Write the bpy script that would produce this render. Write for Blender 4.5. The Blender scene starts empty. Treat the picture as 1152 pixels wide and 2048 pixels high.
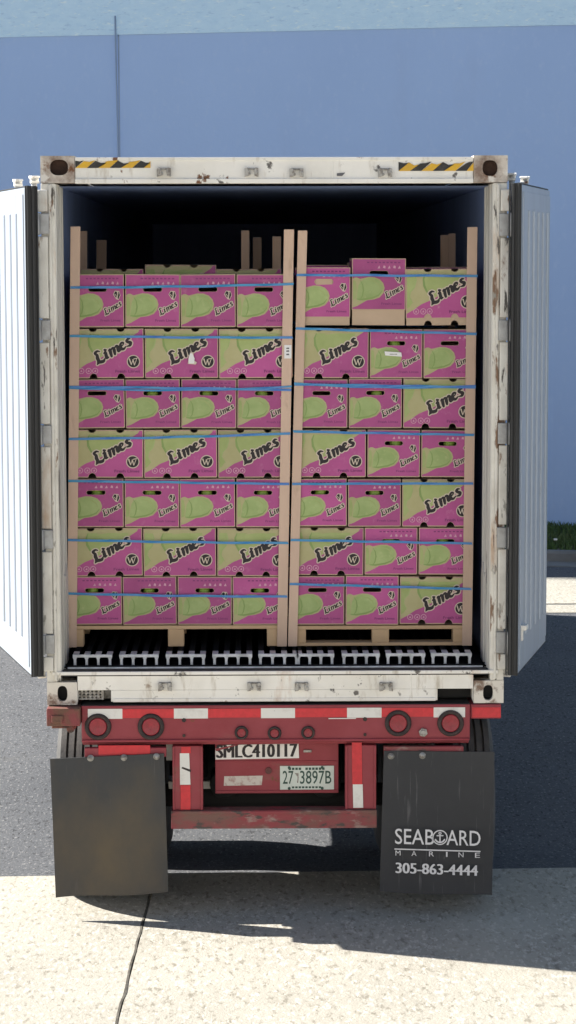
import bpy, bmesh, math, random
import numpy as np
from mathutils import Vector, Matrix
random.seed(7)
S = bpy.context.scene
COL = S.collection
R = math.radians

# ------------------------------------------------------------------ camera
Z0 = 1.15                                   # underside of the container above the ground
F = 4690.0                                  # focal length in pixels of the 1152x2048 photo
CP = Vector((-0.106, -12.358, 3.457 + 0.03))
YAW, PITCH, ROLL = 0.01406, 0.10530, -0.00192
_fw = Vector((math.sin(YAW)*math.cos(PITCH), math.cos(YAW)*math.cos(PITCH), -math.sin(PITCH)))
_r = Vector((math.cos(YAW), -math.sin(YAW), 0)); _u = _r.cross(_fw)
_c, _s = math.cos(ROLL), math.sin(ROLL)
RX, UP = _c*_r + _s*_u, -_s*_r + _c*_u
cam_d = bpy.data.cameras.new('camera')
cam = bpy.data.objects.new('camera', cam_d); COL.objects.link(cam)
M = Matrix((RX, UP, -_fw)).transposed().to_4x4(); M.translation = CP
cam.matrix_world = M
cam_d.sensor_fit = 'VERTICAL'; cam_d.sensor_height = 36.0; cam_d.lens = 36.0*F/2048
cam_d.clip_start = 0.1; cam_d.clip_end = 2000
S.camera = cam

def U(px, py, y=None, z=None, x=None):
    """photo pixel -> the point on the plane Y=y (or Z=z, X=x)"""
    d = RX*((px-576)/F) + UP*(-(py-1024)/F) + _fw
    if y is not None: t = (y-CP.y)/d.y
    elif z is not None: t = (z-CP.z)/d.z
    else: t = (x-CP.x)/d.x
    return CP + d*t

# ------------------------------------------------------------------ light
SUN_AZ = (-0.943, 0.333)                    # horizontal direction towards the sun
SUN_EL = R(37.5)
W = bpy.data.worlds.new('World'); S.world = W; W.use_nodes = True
nt = W.node_tree; nt.nodes.clear()
sky = nt.nodes.new('ShaderNodeTexSky'); sky.sky_type = 'NISHITA'; sky.sun_disc = False
sky.sun_elevation = SUN_EL; sky.sun_rotation = math.atan2(SUN_AZ[0], SUN_AZ[1])
sky.air_density = 1.0; sky.dust_density = 0.6; sky.ozone_density = 1.2
bg = nt.nodes.new('ShaderNodeBackground'); bg.inputs[1].default_value = 0.052
ow = nt.nodes.new('ShaderNodeOutputWorld')
nt.links.new(sky.outputs[0], bg.inputs[0]); nt.links.new(bg.outputs[0], ow.inputs[0])
sl = bpy.data.lights.new('sun', 'SUN'); sl.energy = 4.9; sl.angle = R(0.5); sl.color = (1.0, 0.95, 0.875)
so = bpy.data.objects.new('sun', sl); COL.objects.link(so)
tosun = Vector((SUN_AZ[0]*math.cos(SUN_EL), SUN_AZ[1]*math.cos(SUN_EL), math.sin(SUN_EL)))
so.rotation_euler = tosun.to_track_quat('Z', 'Y').to_euler(); so.location = (-20, 7, 18)
S.view_settings.view_transform = 'Standard'; S.view_settings.look = 'None'
S.view_settings.exposure = 1.26; S.view_settings.gamma = 1.0
S.render.engine = 'CYCLES'

# ------------------------------------------------------------------ materials
def mat(name, col, rough=0.6, metal=0.0, col2=None, scale=4.0, lo=0.4, hi=0.65, detail=6.0, stretch=(1,1,1),
        bump=0.0, bscale=60.0, rnd=0.0, spots=None, spec=0.5, coat=0.0, blob=None):
    """noise-mixed paint: col -> col2 where the noise passes lo..hi; spots=[(colour, scale, lo, hi, stretch)] on top"""
    m = bpy.data.materials.new(name); m.use_nodes = True
    n, l = m.node_tree.nodes, m.node_tree.links
    b = n['Principled BSDF']; b.inputs['Roughness'].default_value = rough; b.inputs['Metallic'].default_value = metal
    b.inputs['Specular IOR Level'].default_value = spec
    if coat: b.inputs['Coat Weight'].default_value = coat
    tc = n.new('ShaderNodeTexCoord'); oi = n.new('ShaderNodeObjectInfo')
    off = n.new('ShaderNodeVectorMath'); off.operation = 'ADD'
    k = n.new('ShaderNodeVectorMath'); k.operation = 'SCALE'; k.inputs[0].default_value = (31, 17, 53)
    l.new(oi.outputs['Random'], k.inputs['Scale']); l.new(tc.outputs['Object'], off.inputs[0]); l.new(k.outputs[0], off.inputs[1])
    vec = off.outputs[0]
    def noise(sc, st, det, seed):
        mp = n.new('ShaderNodeMapping'); mp.inputs['Scale'].default_value = st; mp.inputs['Location'].default_value = (seed*3.1, seed*1.7, seed)
        l.new(vec, mp.inputs[0]); t = n.new('ShaderNodeTexNoise'); t.inputs['Scale'].default_value = sc
        t.inputs['Detail'].default_value = det; t.inputs['Roughness'].default_value = 0.62
        l.new(mp.outputs[0], t.inputs['Vector']); return t.outputs[0]
    def ramp(f, a, c):
        mr = n.new('ShaderNodeMapRange'); mr.inputs['From Min'].default_value = a; mr.inputs['From Max'].default_value = c
        l.new(f, mr.inputs['Value']); return mr.outputs[0]
    cur = n.new('ShaderNodeRGB'); cur.outputs[0].default_value = (*col, 1); cur = cur.outputs[0]
    def mix(f, c, colr):
        x = n.new('ShaderNodeMix'); x.data_type = 'RGBA'; l.new(f, x.inputs[0]); l.new(c, x.inputs[6]); x.inputs[7].default_value = (*colr, 1)
        return x.outputs[2]
    if col2: cur = mix(ramp(noise(scale, stretch, detail, 1), lo, hi), cur, col2)
    for i, (c2, sc, a, c, st) in enumerate(spots or []): cur = mix(ramp(noise(sc, st, 8, 5+i), a, c), cur, c2)
    if blob:                                  # one dried-mud stain: (centre, radii, colour)
        v1 = n.new('ShaderNodeVectorMath'); v1.operation = 'SUBTRACT'; v1.inputs[1].default_value = blob[0]; l.new(tc.outputs['Object'], v1.inputs[0])
        v2 = n.new('ShaderNodeVectorMath'); v2.operation = 'DIVIDE'; v2.inputs[1].default_value = blob[1]; l.new(v1.outputs[0], v2.inputs[0])
        v3 = n.new('ShaderNodeVectorMath'); v3.operation = 'LENGTH'; l.new(v2.outputs[0], v3.inputs[0])
        ad = n.new('ShaderNodeMath'); ad.operation = 'ADD'; l.new(v3.outputs['Value'], ad.inputs[0]); mu = n.new('ShaderNodeMath'); mu.operation = 'MULTIPLY'; mu.inputs[1].default_value = 2.2; l.new(noise(4, (1,1,.6), 8, 13), mu.inputs[0]); l.new(mu.outputs[0], ad.inputs[1])
        cur = mix(ramp(ad.outputs[0], 2.3, 1.0), cur, blob[2])
    if rnd:
        h = n.new('ShaderNodeHueSaturation'); mr = n.new('ShaderNodeMapRange')
        mr.inputs['To Min'].default_value = 1-rnd; mr.inputs['To Max'].default_value = 1+rnd
        l.new(oi.outputs['Random'], mr.inputs['Value']); l.new(mr.outputs[0], h.inputs['Value']); l.new(cur, h.inputs['Color']); cur = h.outputs[0]
    l.new(cur, b.inputs['Base Color'])
    if bump:
        bp = n.new('ShaderNodeBump'); bp.inputs['Strength'].default_value = bump; bp.inputs['Distance'].default_value = 0.02
        l.new(noise(bscale, (1,1,1), 5, 9), bp.inputs['Height']); l.new(bp.outputs[0], b.inputs['Normal'])
    return m

RUST = (0.16, 0.065, 0.025); RUSTP = (0.45, 0.25, 0.12); GRIME = (0.13, 0.12, 0.11)
white = mat('weathered_white_paint', (0.86,0.84,0.79), 0.5, 0, (0.74,0.715,0.65), 3.0, 0.45, 0.75, bump=0.08, bscale=25,
            spots=[(RUSTP, 3.0, 0.58, 0.74, (1.4,1.4,0.35)), (GRIME, 9, 0.64, 0.68, (1,1,1)), (RUST, 6.5, 0.64, 0.67, (1,1,0.7)), ((0.35,0.33,0.30), 26, 0.66, 0.71, (1,1,0.5)), ((0.55,0.50,0.42), 14, 0.58, 0.72, (1,1,0.25))])
white_worn = mat('chipped_white_paint', (0.78,0.76,0.70), 0.55, 0, (0.60,0.57,0.51), 5, 0.4, 0.7, bump=0.12, bscale=30,
            spots=[(RUSTP, 4.5, 0.56, 0.74, (1,1,0.3)), ((0.10,0.09,0.08), 14, 0.605, 0.64, (1.5,1,0.25)), ((0.22,0.13,0.08), 9, 0.61, 0.66, (1.3,1,0.4)), ((0.33,0.31,0.27), 30, 0.62, 0.68, (1,1,0.3))])
rusty_cast = mat('rusty_corner_steel', (0.62,0.56,0.49), 0.75, 0, (0.24,0.17,0.13), 7, 0.42, 0.62, bump=0.2, bscale=60,
            spots=[(RUST, 14, 0.56, 0.66, (1,1,1)), ((0.72,0.68,0.62), 7, 0.58, 0.63, (1,1,1))])
cast_low = mat('chipped_corner_steel', (0.72,0.68,0.61), 0.7, 0, (0.22,0.15,0.11), 8, 0.50, 0.60, bump=0.2, bscale=60)
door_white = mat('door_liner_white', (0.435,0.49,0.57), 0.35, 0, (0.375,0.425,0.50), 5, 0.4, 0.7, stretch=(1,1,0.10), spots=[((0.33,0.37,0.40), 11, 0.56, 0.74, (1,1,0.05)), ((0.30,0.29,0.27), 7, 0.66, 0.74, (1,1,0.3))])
gasket = mat('black_rubber_gasket', (0.018,0.019,0.021), 0.55, 0, (0.035,0.037,0.04), 12, 0.4, 0.7, stretch=(1,1,0.05))
rusthole = mat('dark_rusty_steel', (0.10,0.055,0.04), 0.9, 0, (0.05,0.03,0.025), 9, 0.4, 0.6)
galv = mat('galvanised_steel', (0.42,0.43,0.44), 0.5, 0.5, (0.28,0.28,0.28), 18, 0.4, 0.7, spots=[(RUST, 12, 0.68, 0.76, (1,1,1))])
zinc = mat('dull_zinc_fitting', (0.40,0.39,0.37), 0.5, 0.3, (0.20,0.18,0.16), 40, 0.45, 0.6)
alum = mat('aluminium_floor', (0.68,0.71,0.76), 0.45, 0.15, (0.42,0.44,0.47), 16, 0.38, 0.66, bump=0.05)
floor_shade = mat('shade_dark_floor_channel', (0.018,0.019,0.021), 1.0, 0, (0.010,0.010,0.011), 8, 0.4, 0.6, spec=0.05)  # shade between the floor rails, put into the base plate colour
rail_shade = mat('shade_dark_floor_rail', (0.016,0.016,0.018), 1.0, 0.0, (0.010,0.010,0.011), 14, 0.4, 0.65, stretch=(1,0.3,1), spec=0.05)  # aluminium rails coloured near black to stand in for shade under the pallets
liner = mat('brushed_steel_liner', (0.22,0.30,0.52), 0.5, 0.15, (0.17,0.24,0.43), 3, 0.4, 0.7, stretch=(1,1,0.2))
jamb_m = mat('worn_jamb_trim', (0.62,0.61,0.57), 0.5, 0, (0.42,0.41,0.38), 10, 0.45, 0.65, stretch=(1,1,0.08), spots=[(GRIME, 14, 0.62, 0.68, (1,1,0.1))])
black = mat('black_void_steel', (0.012,0.012,0.013), 0.8)
card = mat('brown_cardboard', (0.55,0.415,0.30), 0.9, 0, (0.48,0.36,0.255), 5, 0.35, 0.7, rnd=0.06)
ink_m = mat('magenta_ink', (0.455,0.085,0.275), 0.6, 0, (0.39,0.068,0.235), 6, 0.35, 0.7, rnd=0.15, spots=[((0.50,0.16,0.33), 20, 0.58, 0.80, (1,1,1)), ((0.52,0.30,0.33), 9, 0.70, 0.76, (1,1,1))])
ink_tan = mat('unprinted_tan', (0.47,0.44,0.245), 0.85, 0, (0.42,0.395,0.20), 8, 0.35, 0.7, rnd=0.06)
ink_g = mat('lime_green_ink', (0.38,0.475,0.20), 0.7, 0, (0.30,0.40,0.15), 9, 0.38, 0.66, rnd=0.06, spots=[((0.45,0.51,0.24), 30, 0.56, 0.75, (1,1,1))])
ink_pg = mat('pale_green_ink', (0.39,0.455,0.19), 0.75, 0, (0.33,0.405,0.15), 10, 0.38, 0.66, rnd=0.06)
ink_dg = mat('dark_green_ink', (0.25,0.35,0.12), 0.75)
ink_k = mat('black_ink', (0.016,0.012,0.015), 0.6)
ink_c = mat('cream_ink', (0.62,0.53,0.44), 0.8, rnd=0.05)
ink_p = mat('purple_ink', (0.21,0.03,0.16), 0.6)
ink_pk = mat('pale_pink_ink', (0.62,0.36,0.46), 0.7)
INKS = [card, ink_m, ink_tan, ink_g, ink_pg, ink_dg, ink_k, ink_c, ink_p, ink_pk]
CARD, MAG, TAN, GRN, PGR, DGR, BLK, CRM, PUR, PNK = range(10)
wood = mat('pallet_wood', (0.62,0.44,0.27), 0.85, 0, (0.50,0.34,0.20), 7, 0.35, 0.7, stretch=(0.15,1,1), bump=0.1, bscale=40)
board_m = mat('tan_edge_board', (0.62,0.455,0.355), 0.85, 0, (0.53,0.385,0.295), 4, 0.35, 0.7, stretch=(1,1,0.2), rnd=0.07, bump=0.05, bscale=40, spots=[((0.43,0.30,0.22), 9, 0.60, 0.72, (1,1,0.3)), ((0.70,0.55,0.44), 22, 0.66, 0.74, (1,1,0.2))])
strap_m = mat('blue_plastic_strap', (0.075,0.21,0.56), 0.35, 0, (0.05,0.28,0.52), 3, 0.4, 0.6)
red = mat('faded_red_paint', (0.255,0.030,0.042), 0.6, 0, (0.30,0.048,0.064), 3.5, 0.35, 0.7, bump=0.06, bscale=30,
          spots=[((0.22,0.10,0.08), 5, 0.60, 0.74, (0.5,1,1.2)), (RUST, 13, 0.68, 0.72, (1,1,1)), ((0.10,0.05,0.045), 30, 0.70, 0.73, (1,1,1))])
red_worn = mat('scraped_red_paint', (0.26,0.045,0.055), 0.65, 0, (0.17,0.085,0.07), 8, 0.42, 0.58, stretch=(0.5,1,1), bump=0.15, bscale=40,
          spots=[((0.30,0.20,0.18), 12, 0.57, 0.66, (0.6,1,1.5)), ((0.07,0.055,0.05), 16, 0.56, 0.64, (0.6,1,1.5)), (RUST, 8, 0.62, 0.70, (1,1,1))])
red_rust = mat('rusted_red_paint', (0.23,0.05,0.055), 0.75, 0, (0.15,0.075,0.05), 9, 0.40, 0.58, bump=0.25, bscale=50, spots=[((0.06,0.04,0.035), 8, 0.56, 0.66, (1,1,1))])
red_dark = mat('grimy_red_paint', (0.20,0.035,0.04), 0.7, 0, (0.10,0.04,0.035), 6, 0.4, 0.62, spots=[(RUST, 10, 0.58, 0.68, (1,1,1))])
tape_r = mat('red_reflective_tape', (0.62,0.022,0.035), 0.35, 0, (0.54,0.02,0.03), 40, 0.4, 0.6)
tape_w = mat('white_reflective_tape', (0.74,0.73,0.70), 0.35, 0, (0.60,0.58,0.55), 12, 0.5, 0.7, spots=[(GRIME, 25, 0.70, 0.74, (1,1,1))])
lens_m = mat('red_lamp_lens', (0.31,0.012,0.03), 0.3, 0, (0.24,0.010,0.022), 60, 0.4, 0.6, spec=0.6)
grom = mat('lamp_grommet_rubber', (0.030,0.022,0.022), 0.75, 0, (0.065,0.04,0.036), 30, 0.45, 0.7)
rubber = mat('tyre_rubber', (0.07,0.07,0.07), 0.85, 0, (0.12,0.115,0.11), 8, 0.4, 0.7, bump=0.1)
rim_m = mat('dull_wheel_steel', (0.35,0.34,0.33), 0.5, 0.4, (0.20,0.19,0.18), 12, 0.4, 0.7)
flap_d = mat('dusty_flap_rubber', (0.036,0.039,0.043), 0.7, 0, (0.050,0.052,0.055), 2.5, 0.35, 0.7, stretch=(1,1,0.5), bump=0.03, bscale=12, blob=((-.90,0,.34),(.42,1,.50),(0.105,0.082,0.052)),
          spots=[((0.10,0.10,0.105), 30, 0.64, 0.80, (1.5,1,0.10))])
flap_c = mat('clean_flap_rubber', (0.026,0.028,0.033), 0.65, 0, (0.036,0.038,0.043), 3, 0.35, 0.7, bump=0.03, bscale=12, spots=[((0.15,0.15,0.155), 26, 0.60, 0.76, (1.5,1,0.10)), ((0.10,0.095,0.09), 18, 0.70, 0.78, (1,1,0.35))])
letter_w = mat('white_lettering', (0.72,0.72,0.74), 0.6, 0, (0.5,0.5,0.52), 20, 0.55, 0.75)
sign_w = mat('white_sign_paint', (0.78,0.77,0.75), 0.5, 0, (0.66,0.64,0.62), 8, 0.5, 0.7)
plate_m = mat('pale_licence_plate', (0.62,0.68,0.63), 0.4, 0, (0.54,0.60,0.56), 10, 0.4, 0.7)
plate_t = mat('dark_green_plate_ink', (0.02,0.065,0.05), 0.5)
yellow = mat('yellow_stripe_film', (0.72,0.42,0.02), 0.5, 0, (0.60,0.34,0.03), 10, 0.4, 0.7)
blackfilm = mat('black_stripe_film', (0.018,0.017,0.016), 0.5, 0, (0.06,0.055,0.05), 12, 0.55, 0.7)
sticker = mat('white_paper_sticker', (0.80,0.80,0.80), 0.6)
ink_grey = mat('grey_sticker_ink', (0.12,0.12,0.13), 0.6)
lime_m = mat('lime_peel', (0.20,0.33,0.04), 0.4, 0, (0.28,0.40,0.07), 30, 0.4, 0.6, bump=0.2, bscale=200)
concrete = mat('broom_finished_concrete', (0.425,0.402,0.345), 0.9, 0, (0.35,0.33,0.28), 0.8, 0.35, 0.68, bump=0.35, bscale=60,
          spots=[((0.24,0.222,0.18), 34, 0.53, 0.65, (1,0.4,1)), ((0.60,0.57,0.50), 46, 0.53, 0.67, (1,0.4,1)), ((0.31,0.29,0.25), 2.3, 0.62, 0.76, (1,0.5,1)), ((0.20,0.185,0.155), 4, 0.70, 0.74, (1,0.7,1)), ((0.46,0.43,0.36), 0.5, 0.55, 0.75, (1,0.6,1))])
asphalt = mat('worn_grey_asphalt', (0.098,0.103,0.113), 0.92, 0, (0.074,0.079,0.089), 0.7, 0.35, 0.7, bump=0.5, bscale=70,
          spots=[((0.25,0.25,0.25), 55, 0.56, 0.66, (1,0.4,1)), ((0.030,0.032,0.037), 42, 0.55, 0.65, (1,0.4,1)), ((0.10,0.10,0.10), 1.1, 0.62, 0.75, (1,1,1))])
crackm = mat('dark_joint_dirt', (0.06,0.055,0.045), 0.95, 0, (0.12,0.11,0.09), 12, 0.4, 0.6)
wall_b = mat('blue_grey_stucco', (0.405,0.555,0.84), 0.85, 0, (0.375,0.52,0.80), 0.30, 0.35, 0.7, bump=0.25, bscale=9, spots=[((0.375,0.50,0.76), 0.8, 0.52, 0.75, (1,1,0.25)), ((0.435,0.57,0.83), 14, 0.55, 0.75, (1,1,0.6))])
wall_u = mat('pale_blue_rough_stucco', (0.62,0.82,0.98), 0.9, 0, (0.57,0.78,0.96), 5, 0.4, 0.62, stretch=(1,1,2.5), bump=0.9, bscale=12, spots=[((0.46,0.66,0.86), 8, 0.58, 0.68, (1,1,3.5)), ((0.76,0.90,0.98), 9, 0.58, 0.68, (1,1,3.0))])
wall_joint = mat('grey_joint_sealant', (0.34,0.42,0.55), 0.8)
bounce_m = mat('cream_bounce_paint', (0.85,0.81,0.745), 0.8)  # for the unseen facade added as a reflector
kerb_m = mat('kerb_concrete', (0.20,0.20,0.195), 0.9, 0, (0.14,0.14,0.138), 3, 0.4, 0.7, bump=0.2)
grass_m = mat('short_grass', (0.06,0.12,0.025), 0.8, 0, (0.10,0.13,0.04), 3, 0.35, 0.7)
soil = mat('dry_soil', (0.09,0.075,0.05), 0.95)

# ------------------------------------------------------------------ mesh helpers
class MB:
    """collects shapes, then links them as ONE mesh object"""
    def __init__(s): s.bm = bmesh.new()
    def face(s, pts, mi=0, smooth=False):
        f = s.bm.faces.new([s.bm.verts.new(p) for p in pts]); f.material_index = mi; f.smooth = smooth; return f
    def box(s, a, b, mi=0, skip=()):
        x0,y0,z0 = a; x1,y1,z1 = b
        v = [s.bm.verts.new(p) for p in ((x0,y0,z0),(x1,y0,z0),(x1,y1,z0),(x0,y1,z0),(x0,y0,z1),(x1,y0,z1),(x1,y1,z1),(x0,y1,z1))]
        for k, q in (('b',(0,3,2,1)),('t',(4,5,6,7)),('f',(0,1,5,4)),('k',(2,3,7,6)),('l',(0,4,7,3)),('r',(1,2,6,5))):
            if k in skip: continue
            f = s.bm.faces.new([v[i] for i in q]); f.material_index = mi
        return s
    def prism(s, pts, d, mi=0):
        """polygon pts extruded by the vector d"""
        d = Vector(d); pts = [Vector(p) for p in pts]
        a = [s.bm.verts.new(p) for p in pts]; b = [s.bm.verts.new(p+d) for p in pts]
        n = len(pts); fs = [s.bm.faces.new(a), s.bm.faces.new(b[::-1])]
        for i in range(n): fs.append(s.bm.faces.new((a[i], b[i], b[(i+1)%n], a[(i+1)%n])))
        for f in fs: f.material_index = mi
        return s
    def cyl(s, p, q, r, n=16, mi=0, r2=None, smooth=True, caps=True):
        p, q = Vector(p), Vector(q); ax = (q-p).normalized(); r2 = r if r2 is None else r2
        a = ax.orthogonal().normalized(); b = ax.cross(a)
        A = [s.bm.verts.new(p+r*(math.cos(t)*a+math.sin(t)*b)) for t in [2*math.pi*i/n for i in range(n)]]
        B = [s.bm.verts.new(q+r2*(math.cos(t)*a+math.sin(t)*b)) for t in [2*math.pi*i/n for i in range(n)]]
        for i in range(n):
            f = s.bm.faces.new((A[i],A[(i+1)%n],B[(i+1)%n],B[i])); f.smooth = smooth; f.material_index = mi
        if caps:
            for c in (A[::-1], B): f = s.bm.faces.new(c); f.material_index = mi
        return s
    def lathe(s, c, ax, prof, n=32, mi=0, smooth=True):
        """profile (r, t) turned round the axis ax through c"""
        c, ax = Vector(c), Vector(ax).normalized(); a = ax.orthogonal().normalized(); b = ax.cross(a)
        rings = [[s.bm.verts.new(c+ax*t+r*(math.cos(2*math.pi*i/n)*a+math.sin(2*math.pi*i/n)*b)) for i in range(n)] for r, t in prof]
        for k in range(len(rings)-1):
            for i in range(n):
                f = s.bm.faces.new((rings[k][i], rings[k][(i+1)%n], rings[k+1][(i+1)%n], rings[k+1][i])); f.smooth = smooth; f.material_index = mi
        return s
    def build(s, name, mats, parent=None, bevel=0.0, off=None, fix=True):
        if fix: bmesh.ops.recalc_face_normals(s.bm, faces=s.bm.faces)
        if off is not None: bmesh.ops.translate(s.bm, verts=s.bm.verts, vec=-Vector(off))
        me = bpy.data.meshes.new(name); s.bm.to_mesh(me); s.bm.free()
        for m in (mats if isinstance(mats, (list, tuple)) else [mats]): me.materials.append(m)
        return link(name, me, parent, bevel)
def link(name, me, parent=None, bevel=0.0):
    o = bpy.data.objects.new(name, me); COL.objects.link(o)
    if parent is not None: o.parent = parent
    if bevel:
        b = o.modifiers.new('bevel', 'BEVEL'); b.width = bevel; b.segments = 2; b.limit_method = 'ANGLE'; b.angle_limit = R(40)
    return o
def tag(o, label=None, cat=None, group=None, kind=None):
    for k, v in (('label',label),('category',cat),('group',group),('kind',kind)):
        if v: o[k] = v
    return o
def empty(name, loc, label, cat, group=None):
    o = bpy.data.objects.new(name, None); COL.objects.link(o); o.location = loc; o.empty_display_size = 0.1
    return tag(o, label, cat, group)

_tc = {}
def text_polys(t, bold=0.0, space=1.0):
    k = (t, bold, space)
    if k not in _tc:
        c = bpy.data.curves.new('lettering', 'FONT'); c.body = t; c.size = 1.0; c.offset = bold; c.space_character = space
        c.align_x = 'LEFT'; c.resolution_u = 3; c.fill_mode = 'FRONT'
        o = bpy.data.objects.new('lettering', c); COL.objects.link(o); bpy.context.view_layer.update()
        me = o.to_mesh(); vs = [v.co.copy() for v in me.vertices]; ps = [tuple(p.vertices) for p in me.polygons]; o.to_mesh_clear()
        bpy.data.objects.remove(o); bpy.data.curves.remove(c)
        xs = [v.x for v in vs]; ys = [v.y for v in vs]
        _tc[k] = ([Vector((v.x-min(xs), v.y-min(ys))) for v in vs], ps, max(xs)-min(xs), max(ys)-min(ys))
    return _tc[k]
def add_text(mb, t, origin, right, up, width, height, mi=0, bold=0.0, space=1.0):
    """text filling width x height, its lower left corner at origin, along right and up"""
    vs, ps, w, h = text_polys(t, bold, space); o, r, u = Vector(origin), Vector(right), Vector(up)
    bv = [mb.bm.verts.new(o + r*(v.x/w*width) + u*(v.y/h*height)) for v in vs]
    for p in ps:
        try: f = mb.bm.faces.new([bv[i] for i in p]); f.material_index = mi
        except ValueError: pass

def bold_text(mb, t, origin, right, up, width, height, mi, fat):
    for k_, d in enumerate((0, .5, 1)): add_text(mb, t, Vector(origin)+Vector(right)*(fat*d)+Vector((0,-.00015*k_,0)), right, up, width-fat, height, mi, 0)
def sheet(mb, pts, y, mi):
    """flat 2D polygon (x,z) printed on the plane Y=y, facing -Y"""
    f = mb.face([(p[0], y, p[1]) for p in pts], mi); f.normal_update()
    if f.normal.y > 0: f.normal_flip()
def ribbon(mb, pts, wid, y, mi, ext=0.0):
    pts = [Vector(p) for p in pts]; n = len(pts)
    wid = [wid]*n if isinstance(wid, (int, float)) else list(wid)
    if ext:
        pts[0] = pts[0]+(pts[0]-pts[1]).normalized()*ext; pts[-1] = pts[-1]+(pts[-1]-pts[-2]).normalized()*ext
    L, Rr = [], []
    for i in range(n):
        d = (pts[min(i+1,n-1)]-pts[max(i-1,0)]).normalized(); nn = Vector((-d.y, d.x))
        L.append(pts[i]+nn*wid[i]/2); Rr.append(pts[i]-nn*wid[i]/2)
    for i in range(n-1): sheet(mb, (L[i], Rr[i], Rr[i+1], L[i+1]), y, mi)
def union(mb, strokes, layers, res):
    """round-ended strokes [(points, widths)] merged into one flat outline; layers=[(growth, y, material)]"""
    seg = [(pts[i], pts[i+1], w[i]/2, w[i+1]/2) for pts, w in strokes for i in range(len(pts)-1)]
    ax = [v for a, b, _, _ in seg for v in (a[0], b[0])]; az = [v for a, b, _, _ in seg for v in (a[1], b[1])]
    mg = max(max(w) for _, w in strokes)/2+max(g for g, _, _ in layers)+2*res
    xs = np.arange(min(ax)-mg, max(ax)+mg+res, res); zs_ = np.arange(min(az)-mg, max(az)+mg+res, res)
    PX, PZ = np.meshgrid(xs, zs_); D = np.full(PX.shape, 9.0)
    for a, b, wa, wb in seg:
        dx, dz = b[0]-a[0], b[1]-a[1]; L2 = dx*dx+dz*dz+1e-12
        t = np.clip(((PX-a[0])*dx+(PZ-a[1])*dz)/L2, 0, 1)
        D = np.minimum(D, np.hypot(PX-a[0]-t*dx, PZ-a[1]-t*dz)-(wa+(wb-wa)*t))
    for g, y, mi in layers:
        V = D-g
        for r_ in range(V.shape[0]-1):
            for c_ in range(V.shape[1]-1):
                q = [(xs[c_],zs_[r_],V[r_,c_]),(xs[c_+1],zs_[r_],V[r_,c_+1]),(xs[c_+1],zs_[r_+1],V[r_+1,c_+1]),(xs[c_],zs_[r_+1],V[r_+1,c_])]
                if min(p_[2] for p_ in q) >= 0: continue
                out = []
                for i in range(4):
                    p_, n_ = q[i], q[(i+1)%4]
                    if p_[2] < 0: out.append((p_[0], p_[1]))
                    if (p_[2] < 0) != (n_[2] < 0):
                        t = p_[2]/(p_[2]-n_[2]); out.append((p_[0]+t*(n_[0]-p_[0]), p_[1]+t*(n_[1]-p_[1])))
                if len(out) >= 3: sheet(mb, out, y, mi)
def arc(cx, cy, rx, ry, a0, a1, n=10):
    return [(cx+rx*math.cos(R(a0+(a1-a0)*i/n)), cy+ry*math.sin(R(a0+(a1-a0)*i/n))) for i in range(n+1)]

# ------------------------------------------------------------------ ground
def flat(name, pts, z, m, kind='structure'):
    mb = MB(); mb.face([(p[0], p[1], z) for p in pts]); o = mb.build(name, m, fix=False)
    if o.data.polygons[0].normal.z < 0: o.data.flip_normals()
    return tag(o, kind=kind)
cl, cr = U(0,1753,z=0), U(1152,1735,z=0); k = (cr.y-cl.y)/(cr.x-cl.x); fe = lambda x: cl.y+k*(x-cl.x)
seamA, seamB = U(300,1795,z=0), U(233,2048,z=0)
sx = lambda y: seamA.x+(seamB.x-seamA.x)*(y-seamA.y)/(seamB.y-seamA.y)
y_far = fe(seamA.x); ZA = -0.12
mb = MB(); xs = [-250, -60, -20, 0, 20, 60, 250]; prof = [(-.06,-.008),(.02,-.008),(.35,-.05),(.8,-.10),(1.2,ZA),(250,ZA)]
G_ = [[mb.bm.verts.new((x, fe(max(-60,min(60,x)))+o, z)) for o, z in prof] for x in xs]
for i in range(len(xs)-1):
    for j in range(len(prof)-1): mb.bm.faces.new((G_[i][j], G_[i+1][j], G_[i+1][j+1], G_[i][j+1]))
mb.face([(-250,-200,-.02),(250,-200,-.02),(250,fe(0)-.5,-.02),(-250,fe(0)-.5,-.02)])
tag(mb.build('asphalt_ground', asphalt), kind='structure')
# two apron slabs with a 1 cm joint between them
flat('concrete_apron', [(-60,-60),(sx(-60)-0.006,-60),(sx(y_far)-0.006,y_far),(-60,fe(-60))], 0.0, concrete)
flat('concrete_apron', [(sx(-60)+0.006,-60),(60,-60),(60,fe(60)),(sx(y_far)+0.006,y_far)], 0.0, concrete)
mb = MB(); ys = [y_far-0.17*i for i in range(60)]; jit = [random.uniform(-.006,.006) for _ in ys]
for i in range(len(ys)-1):
    mb.face([(sx(ys[i])-.007+jit[i],ys[i],.003),(sx(ys[i+1])-.007+jit[i+1],ys[i+1],.003),(sx(ys[i+1])+.005+jit[i+1]*1.3,ys[i+1],.003),(sx(ys[i])+.005+jit[i]*1.3,ys[i],.003)])
tag(mb.build('concrete_joint', crackm, fix=False), kind='structure')
f0, f1 = U(1120,1209,z=ZA).y, U(1120,1157,z=ZA).y
flat('concrete_path', [(-60,f0-.62),(60,f0-.62),(60,f0-.05),(-60,f0-.05)], ZA+.006, concrete)
flat('concrete_path', [(-60,f0+.03),(60,f0+.03),(60,f1+.06),(-60,f1+.06)], ZA+.006, concrete)
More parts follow.
